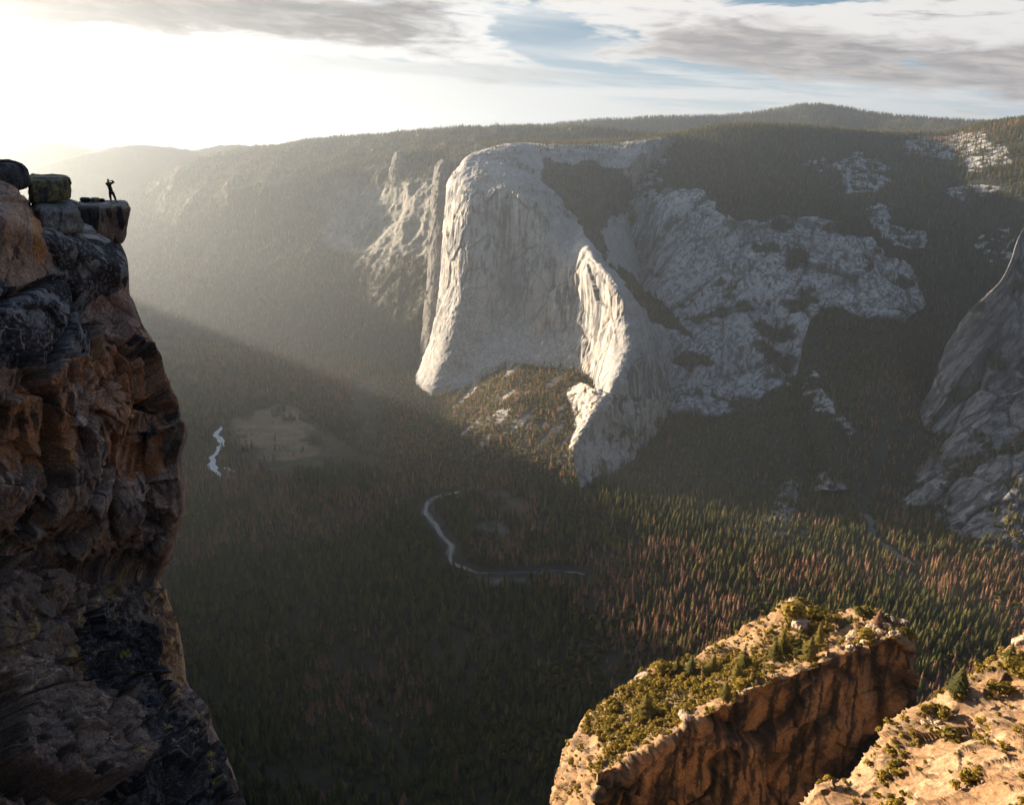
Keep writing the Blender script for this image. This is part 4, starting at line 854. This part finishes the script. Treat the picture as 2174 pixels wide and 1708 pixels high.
pts = pts[okk]; X, Y = pts[:, 0], pts[:, 1]; n = len(pts)
deadf = fbm(np.stack([X / 330, Y / 330, X * 0], 1), 4, 93); oakf = fbm(np.stack([X / 260, Y / 260, X * 0], 1), 4, 94); pxv, pyv = proj(pts)
u = rng.random(n); pdead = sstep(.04, .22, deadf + .14 * fbm(np.stack([X / 70, Y / 70, X * 0], 1), 2, 99) + .05 * sstep(1500, 2100, pxv) + .10 * sstep(600, 1500, pxv) * (pyv < 1500) - .30 * sstep(1450, 1600, pyv)) * .62 + .03
poak = sstep(.15, .35, oakf + .2 * np.exp(-(((pxv - 750) / 200) ** 2 + ((pyv - 1500) / 90) ** 2)) + .25 * np.exp(-(((pxv - 660) / 60) ** 2 + ((pyv - 895) / 25) ** 2))) * .8
kind = np.where(u < pdead, 1, np.where(rng.random(n) < poak, 2, 0)); kind = np.where((kind == 0) & (rng.random(n) < .03), 3, kind)
hh = np.where(kind == 2, rng.uniform(11, 19, n), rng.uniform(20, 42, n) * np.where(rng.random(n) < .35, .6, 1)); tint = np.clip(rng.normal(.05, .18, n), -.3, .6)
# the 300 (or fewer) nearest of each kind are trees of their own
sl_r = np.hypot(np.hypot(X, Y), CZ - pts[:, 2]); edx = np.interp(pyv, [a for a, b in EDGE], [b for a, b in EDGE])
hid = inpoly(pxv, pyv - 20, [(1150,1800)] + [(a, b) for a, b in Bk[1:]] + [(1930,1450),(1945,1500),(2174,1340),(2300,1300),(2300,1900),(1150,1900)])
inf = (pyv < 1730) & (pxv > edx + 12) & (pxv < 2180) & ~hid
own = np.zeros(n, bool); individuals = []
names = {0: ('conifer_tree', 'dark green conifer among the nearest living ones on the valley floor', 'tree', 'nearest living conifers of the valley forest', 278),
         1: ('dead_conifer', 'reddish brown dead conifer among the nearest dead ones on the valley floor', 'dead tree', 'nearest dead brown conifers of the valley forest', 290),
         2: ('broadleaf_tree', 'low round olive broadleaf tree among the nearest ones on the valley floor', 'tree', 'nearest round broadleaf trees of the valley forest', 160)}
pk = {0: 'green', 1: 'dead', 2: 'oak'}
for kd, (nm, lb, ct, gp, mx) in names.items():
    ii = np.where((kind == kd) & inf)[0]; ii = ii[np.argsort(sl_r[ii] / hh[ii])][:mx]; own[ii] = True
    for i in ii:
        o = link(nm, PROTO[pk[kd]][1][int(i) % len(PROTO[pk[kd]][1])]); o.location = pts[i]; o.scale = (hh[i] * 1.05, hh[i] * 1.05, hh[i]) if kd != 2 else (hh[i] * 1.1, hh[i] * 1.1, hh[i])
        o.rotation_euler = (0, 0, float(rng.uniform(0, 6.28))); tag(o, lb, ct, gp)
ALL = {0: [], 1: [], 2: [], 3: []}
for kd in range(4):
    m_ = (kind == kd) & ~own; ALL[kd].append((pts[m_], hh[m_], tint[m_]))
# slopes, plateaus and ledges
for name_, Gr_, dn in SC:
    sp_ = {'dome': 21, 'wall': 16.5, 'slope': 12.5, 'cap': 13, 'spur': 9, 'talus': 9.5, 'domeR': 11, 'lump': 11}[name_]
    q = sample(Gr_, np.asarray(dn, float), sp_, len(ALL[0]) + 3)
    if not len(q): continue
    px, py = proj(q); m_ = len(q); df = fbm(sc(q, 300, 300, 300), 3, 95)
    u = rng.random(m_); 
    if name_ in ('talus', 'spur'): kd = np.where(u < .10, 1, np.where(u < .22, 0, 2))
    elif name_ in ('domeR', 'lump'): kd = np.where(u < .08, 1, np.where(u < .5, 0, 2))
    else:
        pd = sstep(.0, .35, df) * (.5 if name_ == 'slope' else .25) + .04; po = .5 * sstep(620, 760, py) if name_ == 'slope' else .08
        kd = np.where(u < pd, 1, np.where(rng.random(m_) < po, 2, 0))
    h_ = np.where(kd == 2, rng.uniform(6, 12, m_), rng.uniform(14, 32, m_)) * (1.0 if name_ != 'cap' else .75)
    if name_ == 'dome': h_ *= 1.15
    t_ = rng.normal(.05, .18, m_); k = dseg(q[:, 0], q[:, 1], CREEK_W) > 14
    if name_ in ('talus', 'spur'): t_ = t_ + .5  # sunlit gold of these trees is put into their tint
    for j in range(3):
        s_ = (kd == j) & k; ALL[j].append((q[s_] - np.array([0, 0, .5]), h_[s_], t_[s_]))
for kd, kn, nm, wd in ((0, 'green', 'conifer_forest', 1.05), (1, 'dead', 'dead_conifer_forest', 1.0), (2, 'oak', 'broadleaf_woodland', 1.15), (3, 'snag', 'grey_snags', 1.0)):
    A_ = [np.concatenate([x[j] for x in ALL[kd]]) for j in range(3)]
    print('FOREST', nm, len(A_[0])); scatter(nm, kn, A_[0], A_[1], wd, A_[2], 900 + kd)
# chaparral on the buttress and the slope
q1 = sample(Gb, vb * (np.hypot(Gb[..., 0], Gb[..., 1]) < 560), 1.35, 71); q2 = sample(Gg, vG, 1.6, 72); q = np.concatenate([q1, q2]); print('SHRUB', len(q1), len(q2))
hs = (rng.gamma(4, .42, len(q)) + .5) * (1 + .9 * np.clip(fbm(q / 7, 2, 97), -.5, 1)); scatter('shrubs', 'shrub', q - np.array([0, 0, .25]), np.clip(hs, .6, 5.0), 1.2, rng.normal(.1, .22, len(q)), 930)
# creek bed and scree
o = ribbon('creek_bed', CREEK_W, 11, M_gravel, 1.6, .8, 21); tag(o, kind='structure')

# ------------------------------------------------------------------ trees of the buttress, each its own
def onsurf(G, x, y):
    px, py = proj(G); d = np.hypot(px - x, py - y); k = d < 3.5
    if not k.any(): k = d <= d.min() + .5
    r_ = np.where(k, np.hypot(G[..., 0], G[..., 1]), 1e9); i = np.unravel_index(np.argmin(r_), r_.shape); return G[i]
def tree(name, label, cat, G, x, y, hu, parts, ml, wide=1.0, group=None):
    p = onsurf(G, x, y); s = np.linalg.norm(p - np.array([0, 0, CZ])); h = 1.22 * hu * s / F
    o = bpy.data.objects.new(name, None); COL.objects.link(o); o.empty_display_size = .5; o.location = p - np.array([0, 0, .3]); o.rotation_euler = (0, 0, float(rng.uniform(0, 6.28))); o.scale = (h * wide * 1.35, h * wide * 1.35, h)
    (V, Q_, T), (tv, tq) = parts; F_ = [Q_] + ([T] if len(T) else [])
    link('crown', mesh('crown', V, F_, ml, smooth=False), o); link('trunk', mesh('trunk', tv, [tq], M_bark), o); return tag(o, label, cat, group)
TG = 'trees growing on the sunlit rocks'
def pine(s, w=.20, g=.22): return conifer(s, 20, 11, w, g, .10, .016, .05)
for (nm, lb, G_, x, y, h, pr, ml, wd) in [
    ('broadleaf_tree', 'round olive tree, leftmost of the trees standing clear on the buttress skyline', Gb, 1410, 1432, 27, leafy(301, 420, .07, 9), L_shrub, 1.25),
    ('pine_tree', 'left one of two pointed pines side by side on the buttress skyline', Gb, 1440, 1431, 38, pine(302), L_oak, 1.1),
    ('pine_tree', 'right, darker one of two pointed pines side by side on the buttress skyline', Gb, 1463, 1429, 39, pine(303, .22), L_green, 1.1),
    ('dead_tree', 'thin bare reddish dead tree among the bushes on the buttress', Gb, 1492, 1449, 44, conifer(304, 12, 6, .07, .5), L_dead, 1.0),
    ('pine_tree', 'pine against pale rock, just right of the thin dead tree', Gb, 1508, 1427, 36, pine(305, .24), L_oak, 1.1),
    ('pine_tree', 'open pine halfway up the bushy buttress top', Gb, 1582, 1418, 44, pine(306, .22, .35), L_oak, 1.1),
    ('pine_tree', 'small pine just below the open pine halfway up the buttress', Gb, 1566, 1440, 34, pine(307, .24, .3), L_oak, 1.1),
    ('snag', 'dark leafless trunk standing left of the pine cluster on the buttress', Gb, 1622, 1378, 36, conifer(308, 5, 4, .04, .5), L_snag, 1.0),
    ('pine_tree', 'tallest pine of the cluster under the buttress peak', Gb, 1659, 1388, 54, pine(309, .23, .3), L_oak, 1.05),
    ('pine_tree', 'shorter pine at the left of the cluster under the buttress peak', Gb, 1645, 1400, 42, pine(310, .24, .3), L_oak, 1.05),
    ('pine_tree', 'pine in the middle of the buttress cluster, between the two tallest', Gb, 1694, 1388, 40, pine(311, .22, .3), L_oak, 1.05),
    ('pine_tree', 'second tallest pine of the cluster, near the crest edge', Gb, 1714, 1402, 50, pine(312, .24, .3), L_oak, 1.05),
    ('pine_tree', 'slender pine at the upper right of the buttress cluster', Gb, 1739, 1372, 42, pine(313, .2, .3), L_oak, 1.05),
    ('broadleaf_tree', 'bushy tree leaning on the boulder at the buttress peak', Gb, 1680, 1316, 36, leafy(314, 420, .07, 9), L_shrub, 1.1),
    ('broadleaf_tree', 'rounded tree right of the peak of the buttress', Gb, 1727, 1312, 27, leafy(315, 420, .07, 9), L_shrub, 1.3),
    ('broadleaf_tree', 'low bush-like tree in the saddle right of the buttress peak', Gb, 1762, 1316, 14, leafy(316, 300, .08, 7), L_shrub, 1.8),
    ('pine_tree', 'small dark tree left of the second summit of the buttress', Gb, 1801, 1320, 17, pine(317, .3, .2), L_green, 1.2),
    ('broadleaf_tree', 'dense tree left of the orange dead tree on the second summit', Gb, 1831, 1314, 25, leafy(318, 380, .07, 8), L_oak, 1.2),
    ('dead_tree', 'bright orange dead tree on the second summit of the buttress', Gb, 1857, 1327, 32, conifer(319, 16, 9, .22, .2), L_dead, 1.05),
    ('pine_tree', 'green tree low among the bushes at the left part of the buttress', Gb, 1374, 1516, 42, pine(320, .3, .2), L_oak, 1.1),
    ('pine_tree', 'tree at the lower edge of the bushes above the crest', Gb, 1540, 1482, 38, pine(321, .26, .25), L_oak, 1.1),
    ('broadleaf_tree', 'tree beside the boulders on the right end of the buttress', Gb, 1838, 1362, 26, leafy(322, 380, .07, 8), L_shrub, 1.1),
    ('pine_tree', 'dark dense pine alone on the rim of the bottom right slope', Gg, 2030, 1470, 52, conifer(323, 22, 12, .24, .12, .1, .016, .05), L_green, 1.1),
    ('pine_tree', 'pine at the upper rim of the bottom right slope near the frame edge', Gg, 2137, 1402, 34, pine(324, .26, .2), L_oak, 1.1),
    ('broadleaf_tree', 'wide bushy tree at the right frame edge on the slope', Gg, 2163, 1432, 28, leafy(325, 420, .07, 9), L_shrub, 1.5),
    ('broadleaf_tree', 'bushy tree below the rim pine on the bottom right slope', Gg, 2122, 1470, 24, leafy(326, 380, .07, 9), L_shrub, 1.4),
    ('broadleaf_tree', 'small dark bush in the gully halfway down the bottom right slope', Gg, 2006, 1570, 30, leafy(327, 380, .07, 9), L_oak, 1.2)]:
    tree(nm, lb, 'dead tree' if nm in ('dead_tree', 'snag') else 'tree', G_, x, y, h, pr, ml, wd, TG)
def blob(seed, n_=22, asp=(1, .8, .7)):
    Vs, Fs, b = [], [], 0; g = np.linspace(-1, 1, n_); A, B = np.meshgrid(g, g); one = np.ones_like(A)
    for ax in range(3):
        for sg in (-1, 1):
            q = [None] * 3; q[ax] = one * sg; q[(ax + 1) % 3] = A; q[(ax + 2) % 3] = B; Vs.append(np.stack(q, -1).reshape(-1, 3)); Fs.append(gridfaces(n_, n_) + b); b += n_ * n_
    p = np.concatenate(Vs); p /= ((np.abs(p) ** 3.2).sum(1, keepdims=True)) ** (1 / 3.2); v, c_, r_ = facet(p * 1.1 + seed * 3.7, seed, 1.0)
    p = p * (1 + v[:, None] * .16 + fbm(p * 2, 3, seed)[:, None] * .12) * np.array(asp)
    c = mixc((0.44, 0.33, 0.23), (0.25, 0.19, 0.14), sstep(-.2, .4, fbm(p * 2.5, 3, seed + 3))); return mesh('boulder', p, Fs, M_butt, {'col': c})
BM = [blob(k, asp=a) for k, a in enumerate([(1, .8, .7), (1.1, .9, .55), (.8, 1, .8), (1.2, .7, .5)])]
def boulder(label, G, x, y, su, k, grp=None):
    p = onsurf(G, x, y); s = np.linalg.norm(p - np.array([0, 0, CZ])) * su / F / 2; o = link('boulder', BM[k % 4]); o.location = p + np.array([0, 0, s * .25]); o.scale = (s, s, s * .8); o.rotation_euler = tuple(rng.uniform(-.4, .4, 2)) + (float(rng.uniform(0, 6.28)),); tag(o, label, 'boulder', grp)
boulder('large pale boulder crowning the peak of the buttress', Gb, 1689, 1284, 30, 0)
boulder('flat topped boulder on the left skyline of the bushy buttress top', Gb, 1364, 1438, 26, 1)
boulder('dark boulder half buried in bushes below the flat topped one', Gb, 1385, 1462, 22, 2)
boulder('rounded pale boulder right of the pine cluster on the buttress', Gb, 1700, 1332, 34, 0)
boulder('pale block at the crest edge where the bushes end', Gb, 1452, 1520, 24, 3)
boulder('boulder on the rim of the slope at the right frame edge', Gg, 2164, 1362, 26, 2)
for i in range(26):
    x = 1800 + 115 * rng.random(); y = np.interp(x, Ca[:, 0], Ca[:, 1]) - rng.uniform(4, 46); boulder('angular boulder in the heap on the right end of the buttress top', Gb, x, y, rng.uniform(6, 17), i, 'boulders heaped on the right end of the buttress')
for i in range(14):
    t = rng.random(); x, y = lerp(np.array([1965., 1520]), np.array([2010., 1492]), t) + rng.uniform(-14, 14, 2); boulder('brown boulder in the row along the rim left of the dark pine', Gg, x, y + 10, rng.uniform(6, 12), i, 'boulders along the rim of the slope')

# ------------------------------------------------------------------ person and bags on the ledge
LED = [o for o in bpy.data.objects if o.name.startswith(('rock_ledge', 'rock_slab')) and o.type == 'MESH' and 'slope' not in o.name]
LV = np.concatenate([np.array([v.co[:] for v in o.data.vertices]) for o in LED])
def ledge(x, r):
    p = P(x, 425, r); d = np.hypot(LV[:, 0] - p[0], LV[:, 1] - p[1]); k = d < .22
    if not k.any(): k = d <= d.min() + .05
    return np.array([p[0], p[1], LV[k, 2].max()])
def skin(name, pts, edges, mat, parent, lvl=2, merge=None):
    me = bpy.data.meshes.new(name); me.from_pydata([p[:3] for p in pts], edges, []); o = link(name, me, parent)
    sk = o.modifiers.new('skin', 'SKIN'); sk.use_smooth_shade = True; sv = me.skin_vertices[0].data if me.skin_vertices else None
    if sv is None:
        bpy.context.view_layer.objects.active = o; me.skin_vertices  # created with the modifier
    for i, p in enumerate(pts):
        v = me.skin_vertices[0].data[i]; v.radius = (p[3], p[4] if len(p) > 4 else p[3]); v.use_root = (i == 0)
    ss = o.modifiers.new('sub', 'SUBSURF'); ss.levels = ss.render_levels = lvl
    bpy.context.view_layer.update(); dg = bpy.context.evaluated_depsgraph_get(); nm = bpy.data.meshes.new_from_object(o.evaluated_get(dg)); o.modifiers.clear(); o.data = nm; nm.materials.clear(); nm.materials.append(mat)
    for pl in nm.polygons: pl.use_smooth = True
    return o
M_skin = plain('skin', (0.42, 0.26, 0.19), 0.6, .05); M_jack = plain('olive_jacket', (0.040, 0.042, 0.012), 0.8, .15, 14); M_pant = plain('dark_trousers', (0.018, 0.014, 0.014), 0.85, .15, 14)
M_hair = plain('dark_hair', (0.015, 0.012, 0.010), 0.6, .2, 30); M_boot = plain('boot_leather', (0.03, 0.022, 0.018), 0.6, .1)
def person():
    g = ledge(238, 72.6); e = bpy.data.objects.new('person', None); COL.objects.link(e); e.location = g; e.rotation_euler = (0, 0, math.radians(5)); e.scale = (.99,) * 3
    tag(e, 'person in olive jacket and dark trousers on the ledge, arms raised to the face', 'person')
    B = [(.02, 0, .90, .13, .10), (-.02, 0, 1.10, .12, .09), (-.07, .01, 1.32, .14, .10), (-.085, .01, 1.47, .09, .07), (-.09, .01, 1.56, .055), (-.10, .03, 1.63, .075, .085), (-.10, .03, 1.72, .078, .088), (-.10, .03, 1.785, .04, .045),
         (-.09, .125, 1.655, .012), # nose
         (-.18, .03, 1.66, .012), (-.02, .03, 1.66, .012), # ears
         (-.25, .01, 1.47, .055), (-.30, .16, 1.40, .042), (-.19, .26, 1.58, .032), (-.15, .25, 1.64, .030),
         (.09, .01, 1.47, .055), (.32, .05, 1.56, .042), (.10, .20, 1.68, .032), (.03, .24, 1.675, .030),
         (-.07, 0, .84, .085), (-.10, -.02, .46, .055), (-.08, 0, .09, .042), (-.08, .12, .045, .035),
         (.13, 0, .84, .085), (.23, -.02, .46, .055), (.31, 0, .09, .042), (.34, .12, .045, .035)]
    E = [(0, 1), (1, 2), (2, 3), (3, 4), (4, 5), (5, 6), (6, 7), (5, 8), (5, 9), (5, 10), (3, 11), (11, 12), (12, 13), (13, 14), (3, 15), (15, 16), (16, 17), (17, 18), (0, 19), (19, 20), (20, 21), (21, 22), (0, 23), (23, 24), (24, 25), (25, 26)]
    for hnd, sx_ in ((14, 1), (18, -1)):      # five fingers on each raised hand
        hx, hy, hz = B[hnd][:3]
        for f in range(4):
            i = len(B); dz = .022 - .015 * f; L = [.045, .052, .048, .038][f]
            B.append((hx + sx_ * .02, hy - .005, hz + dz, .008)); B.append((hx + sx_ * (.02 + L), hy - .025, hz + dz + .01, .0075)); B.append((hx + sx_ * (.03 + L), hy - .055, hz + dz + .005, .007)); E += [(hnd, i), (i, i + 1), (i + 1, i + 2)]
        i = len(B); B.append((hx, hy - .03, hz + .015, .010)); B.append((hx + sx_ * .02, hy - .055, hz + .02, .009)); E += [(hnd, i), (i, i + 1)]
    skin('body', B, E, M_skin, e)
    J = [(.02, 0, .80, .215, .16), (.0, 0, .98, .20, .155), (-.03, 0, 1.14, .20, .15), (-.07, .01, 1.34, .225, .16), (-.085, .01, 1.50, .12, .10), (-.09, .01, 1.57, .08),
         (-.25, .01, 1.46, .10), (-.305, .16, 1.40, .08), (-.20, .25, 1.565, .058), (.09, .01, 1.47, .10), (.325, .05, 1.565, .08), (.12, .195, 1.68, .058)]
    skin('jacket', J, [(0, 1), (1, 2), (2, 3), (3, 4), (4, 5), (4, 6), (6, 7), (7, 8), (4, 9), (9, 10), (10, 11)], M_jack, e)
    T_ = [(.025, 0, .92, .18, .14), (-.07, 0, .78, .13), (-.10, -.01, .46, .10), (-.08, 0, .12, .075), (.125, 0, .78, .13), (.225, -.01, .46, .10), (.305, 0, .12, .075)]
    skin('trousers', T_, [(0, 1), (1, 2), (2, 3), (0, 4), (4, 5), (5, 6)], M_pant, e)
    skin('hair', [(-.10, .005, 1.70, .088, .075), (-.10, .015, 1.765, .075, .07), (-.10, .02, 1.80, .04)], [(0, 1), (1, 2)], M_hair, e)
    for s, x in ((-1, -.08), (1, .31)): skin('boot', [(x, -.02, .10, .055), (x, .0, .05, .055), (x + .03 * (s > 0), .14, .045, .042)], [(0, 1), (1, 2)], M_boot, e, 1)
person()
def sbox(name, sz, mat, parent, loc=(0, 0, 0), pw=4., n_=14, seed=0, wob=.05):
    Vs, Fs, b = [], [], 0; g = np.linspace(-1, 1, n_); A, B = np.meshgrid(g, g); one = np.ones_like(A)
    for ax in range(3):
        for sg in (-1, 1):
            q = [None] * 3; q[ax] = one * sg; q[(ax + 1) % 3] = A; q[(ax + 2) % 3] = B; Vs.append(np.stack(q, -1).reshape(-1, 3)); Fs.append(gridfaces(n_, n_) + b); b += n_ * n_
    p = np.concatenate(Vs); p /= ((np.abs(p) ** pw).sum(1, keepdims=True)) ** (1 / pw); p = p * (1 + wob * fbm(p * 1.6 + seed, 3, seed)[:, None]) * np.array(sz) / 2 + np.array(loc)
    return link(name, mesh(name, p, Fs, mat), parent)
M_blk = plain('black_nylon', (0.02, 0.02, 0.022), .7, .2, 20); M_gry = plain('grey_cloth', (0.20, 0.215, 0.235), .85, .15, 10); M_yel = plain('yellow_cloth', (0.33, 0.27, 0.03), .7, .15, 10); M_str = plain('webbing', (0.05, 0.05, 0.055), .8, .1)
def bag(name, label, cat, x, r, sz, mat, seed, extra):
    g = ledge(x, r); e = bpy.data.objects.new(name, None); COL.objects.link(e); e.location = g; e.rotation_euler = (0, 0, rng.uniform(-.4, .4)); tag(e, label, cat)
    sbox('bag_body', sz, mat, e, (0, 0, sz[2] * .46), 3.2, seed=seed, wob=.22)
    if 'lid' in extra: sbox('lid', (sz[0] * .35, sz[1] * .9, sz[2] * .8), mat, e, (sz[0] * .42, 0, sz[2] * .5), 3, seed=seed + 1, wob=.2)
    if 'pocket' in extra: sbox('pocket', (sz[0] * .4, sz[1] * .3, sz[2] * .5), extra['pocket'], e, (-sz[0] * .1, -sz[1] * .5, sz[2] * .4), 4, seed=seed + 2)
    if 'jacket' in extra: sbox('cover', (sz[0] * .75, sz[1] * .9, sz[2] * .35), extra['jacket'], e, (-.03, 0, sz[2] * .86), 2.6, seed=seed + 4, wob=.3)
    for s in (-1, 1): sbox('strap', (sz[0] * .8, .035, .03), M_str, e, (0, s * sz[1] * .2, sz[2] * .97), 4)
bag('backpack', 'dark backpack lying flat with a grey cover, leftmost of the bags on the ledge', 'backpack', 181, 73.6, (.74, .45, .36), M_blk, 1, {'lid': 1, 'pocket': M_blk, 'jacket': M_gry})
bag('bag', 'pale grey bag between the dark backpack and the yellow one', 'bag', 199, 73.4, (.42, .36, .36), M_gry, 11, {'pocket': M_blk})
bag('bag', 'small yellow bag between the grey bag and the flat black one', 'bag', 207.5, 73.4, (.28, .30, .34), M_yel, 21, {'pocket': M_yel})
bag('bag', 'low black bag at the right end of the bags on the ledge', 'bag', 216, 73.4, (.38, .32, .27), M_blk, 31, {'lid': 1})
g = ledge(248, 72.6); o = link('stone', BM[2]); o.location = g + np.array([0, 0, .06]); o.scale = (.09, .09, .09); tag(o, 'small dark stone by the feet of the person on the ledge', 'stone')

# ------------------------------------------------------------------ cars parked along the meadow road
M_glass = plain('car_glass', (0.02, 0.025, 0.03), .1, .05); M_tyre = plain('tyre', (0.02, 0.02, 0.02), .9, .1)
def carmesh(k, mat):
    prof = [(-2.2, .35), (-2.25, .85), (-1.5, .98), (-.9, 1.5), (.9, 1.52), (1.6, 1.02), (2.2, .9), (2.25, .35)] if k % 2 else [(-2.2, .35), (-2.25, .95), (-1.3, 1.05), (-.7, 1.7), (2.0, 1.72), (2.2, 1.0), (2.25, .35)]
    V, Q_, T_, mi = [], [], [], []; m_ = len(prof)
    for y in (-.88, .88): V += [(x, y * (.82 if z > 1.2 else 1), z) for x, z in prof]
    for i in range(m_): Q_.append((i, (i + 1) % m_, m_ + (i + 1) % m_, m_ + i)); z2 = (prof[i][1], prof[(i + 1) % m_][1]); mi.append(1 if max(z2) > 1.2 and min(z2) < 1.2 else 0)
    for s in (0, m_):
        c = len(V); V.append((0, -.88 if s == 0 else .88, .7)); T_ += [(s + i, s + (i + 1) % m_, c) for i in range(m_)]
    tm = [0] * len(T_)
    for wx_ in (-1.4, 1.4):
        for wy_ in (-.9, .9):
            c = len(V); V += [(wx_ + .33 * math.cos(a), wy_ + dy, .33 + .33 * math.sin(a)) for dy in (-.1, .1) for a in np.linspace(0, 6.283, 9)[:-1]]
            for i in range(8): Q_.append((c + i, c + (i + 1) % 8, c + 8 + (i + 1) % 8, c + 8 + i)); mi.append(2)
            V.append((wx_, wy_ * 1.12, .33)); T_ += [(c + (8 if wy_ > 0 else 0) + i, c + (8 if wy_ > 0 else 0) + (i + 1) % 8, len(V) - 1) for i in range(8)]; tm += [2] * 8
    return mesh('parked_car', V, [np.array(Q_), np.array(T_)], [mat, M_glass, M_tyre], midx=mi + tm, smooth=False)
CM = [carmesh(k, plain('car_paint_' + nm, c, .3, .02)) for k, (nm, c) in enumerate([('white', (.75, .76, .78)), ('silver', (.5, .52, .55)), ('blue', (.10, .16, .26)), ('white', (.8, .8, .8))])]
RW = np.array(ROAD_W); dd = np.concatenate([[0], np.cumsum(np.hypot(*np.diff(RW, axis=0).T))]); tt = np.concatenate([np.linspace(.42, .52, 5), np.linspace(.66, .86, 17)])
for i, t in enumerate(tt):
    s_ = t * dd[-1]; x, y = np.interp(s_, dd, RW[:, 0]), np.interp(s_, dd, RW[:, 1]); x2, y2 = np.interp(s_ + 3, dd, RW[:, 0]), np.interp(s_ + 3, dd, RW[:, 1]); a = math.atan2(y2 - y, x2 - x); sd_ = 1 if i % 2 else -1
    o = link('parked_car', CM[i % 4]); x -= math.sin(a) * 6.2 * sd_; y += math.cos(a) * 6.2 * sd_; o.location = (x, y, float(gz(np.array([x]), np.array([y]))[0]) + .35); o.rotation_euler = (0, 0, a); o.scale = (1.15,) * 3
    tag(o, 'tiny pale or dark car parked along the road beside the far meadow', 'car', 'cars parked along the meadow road')
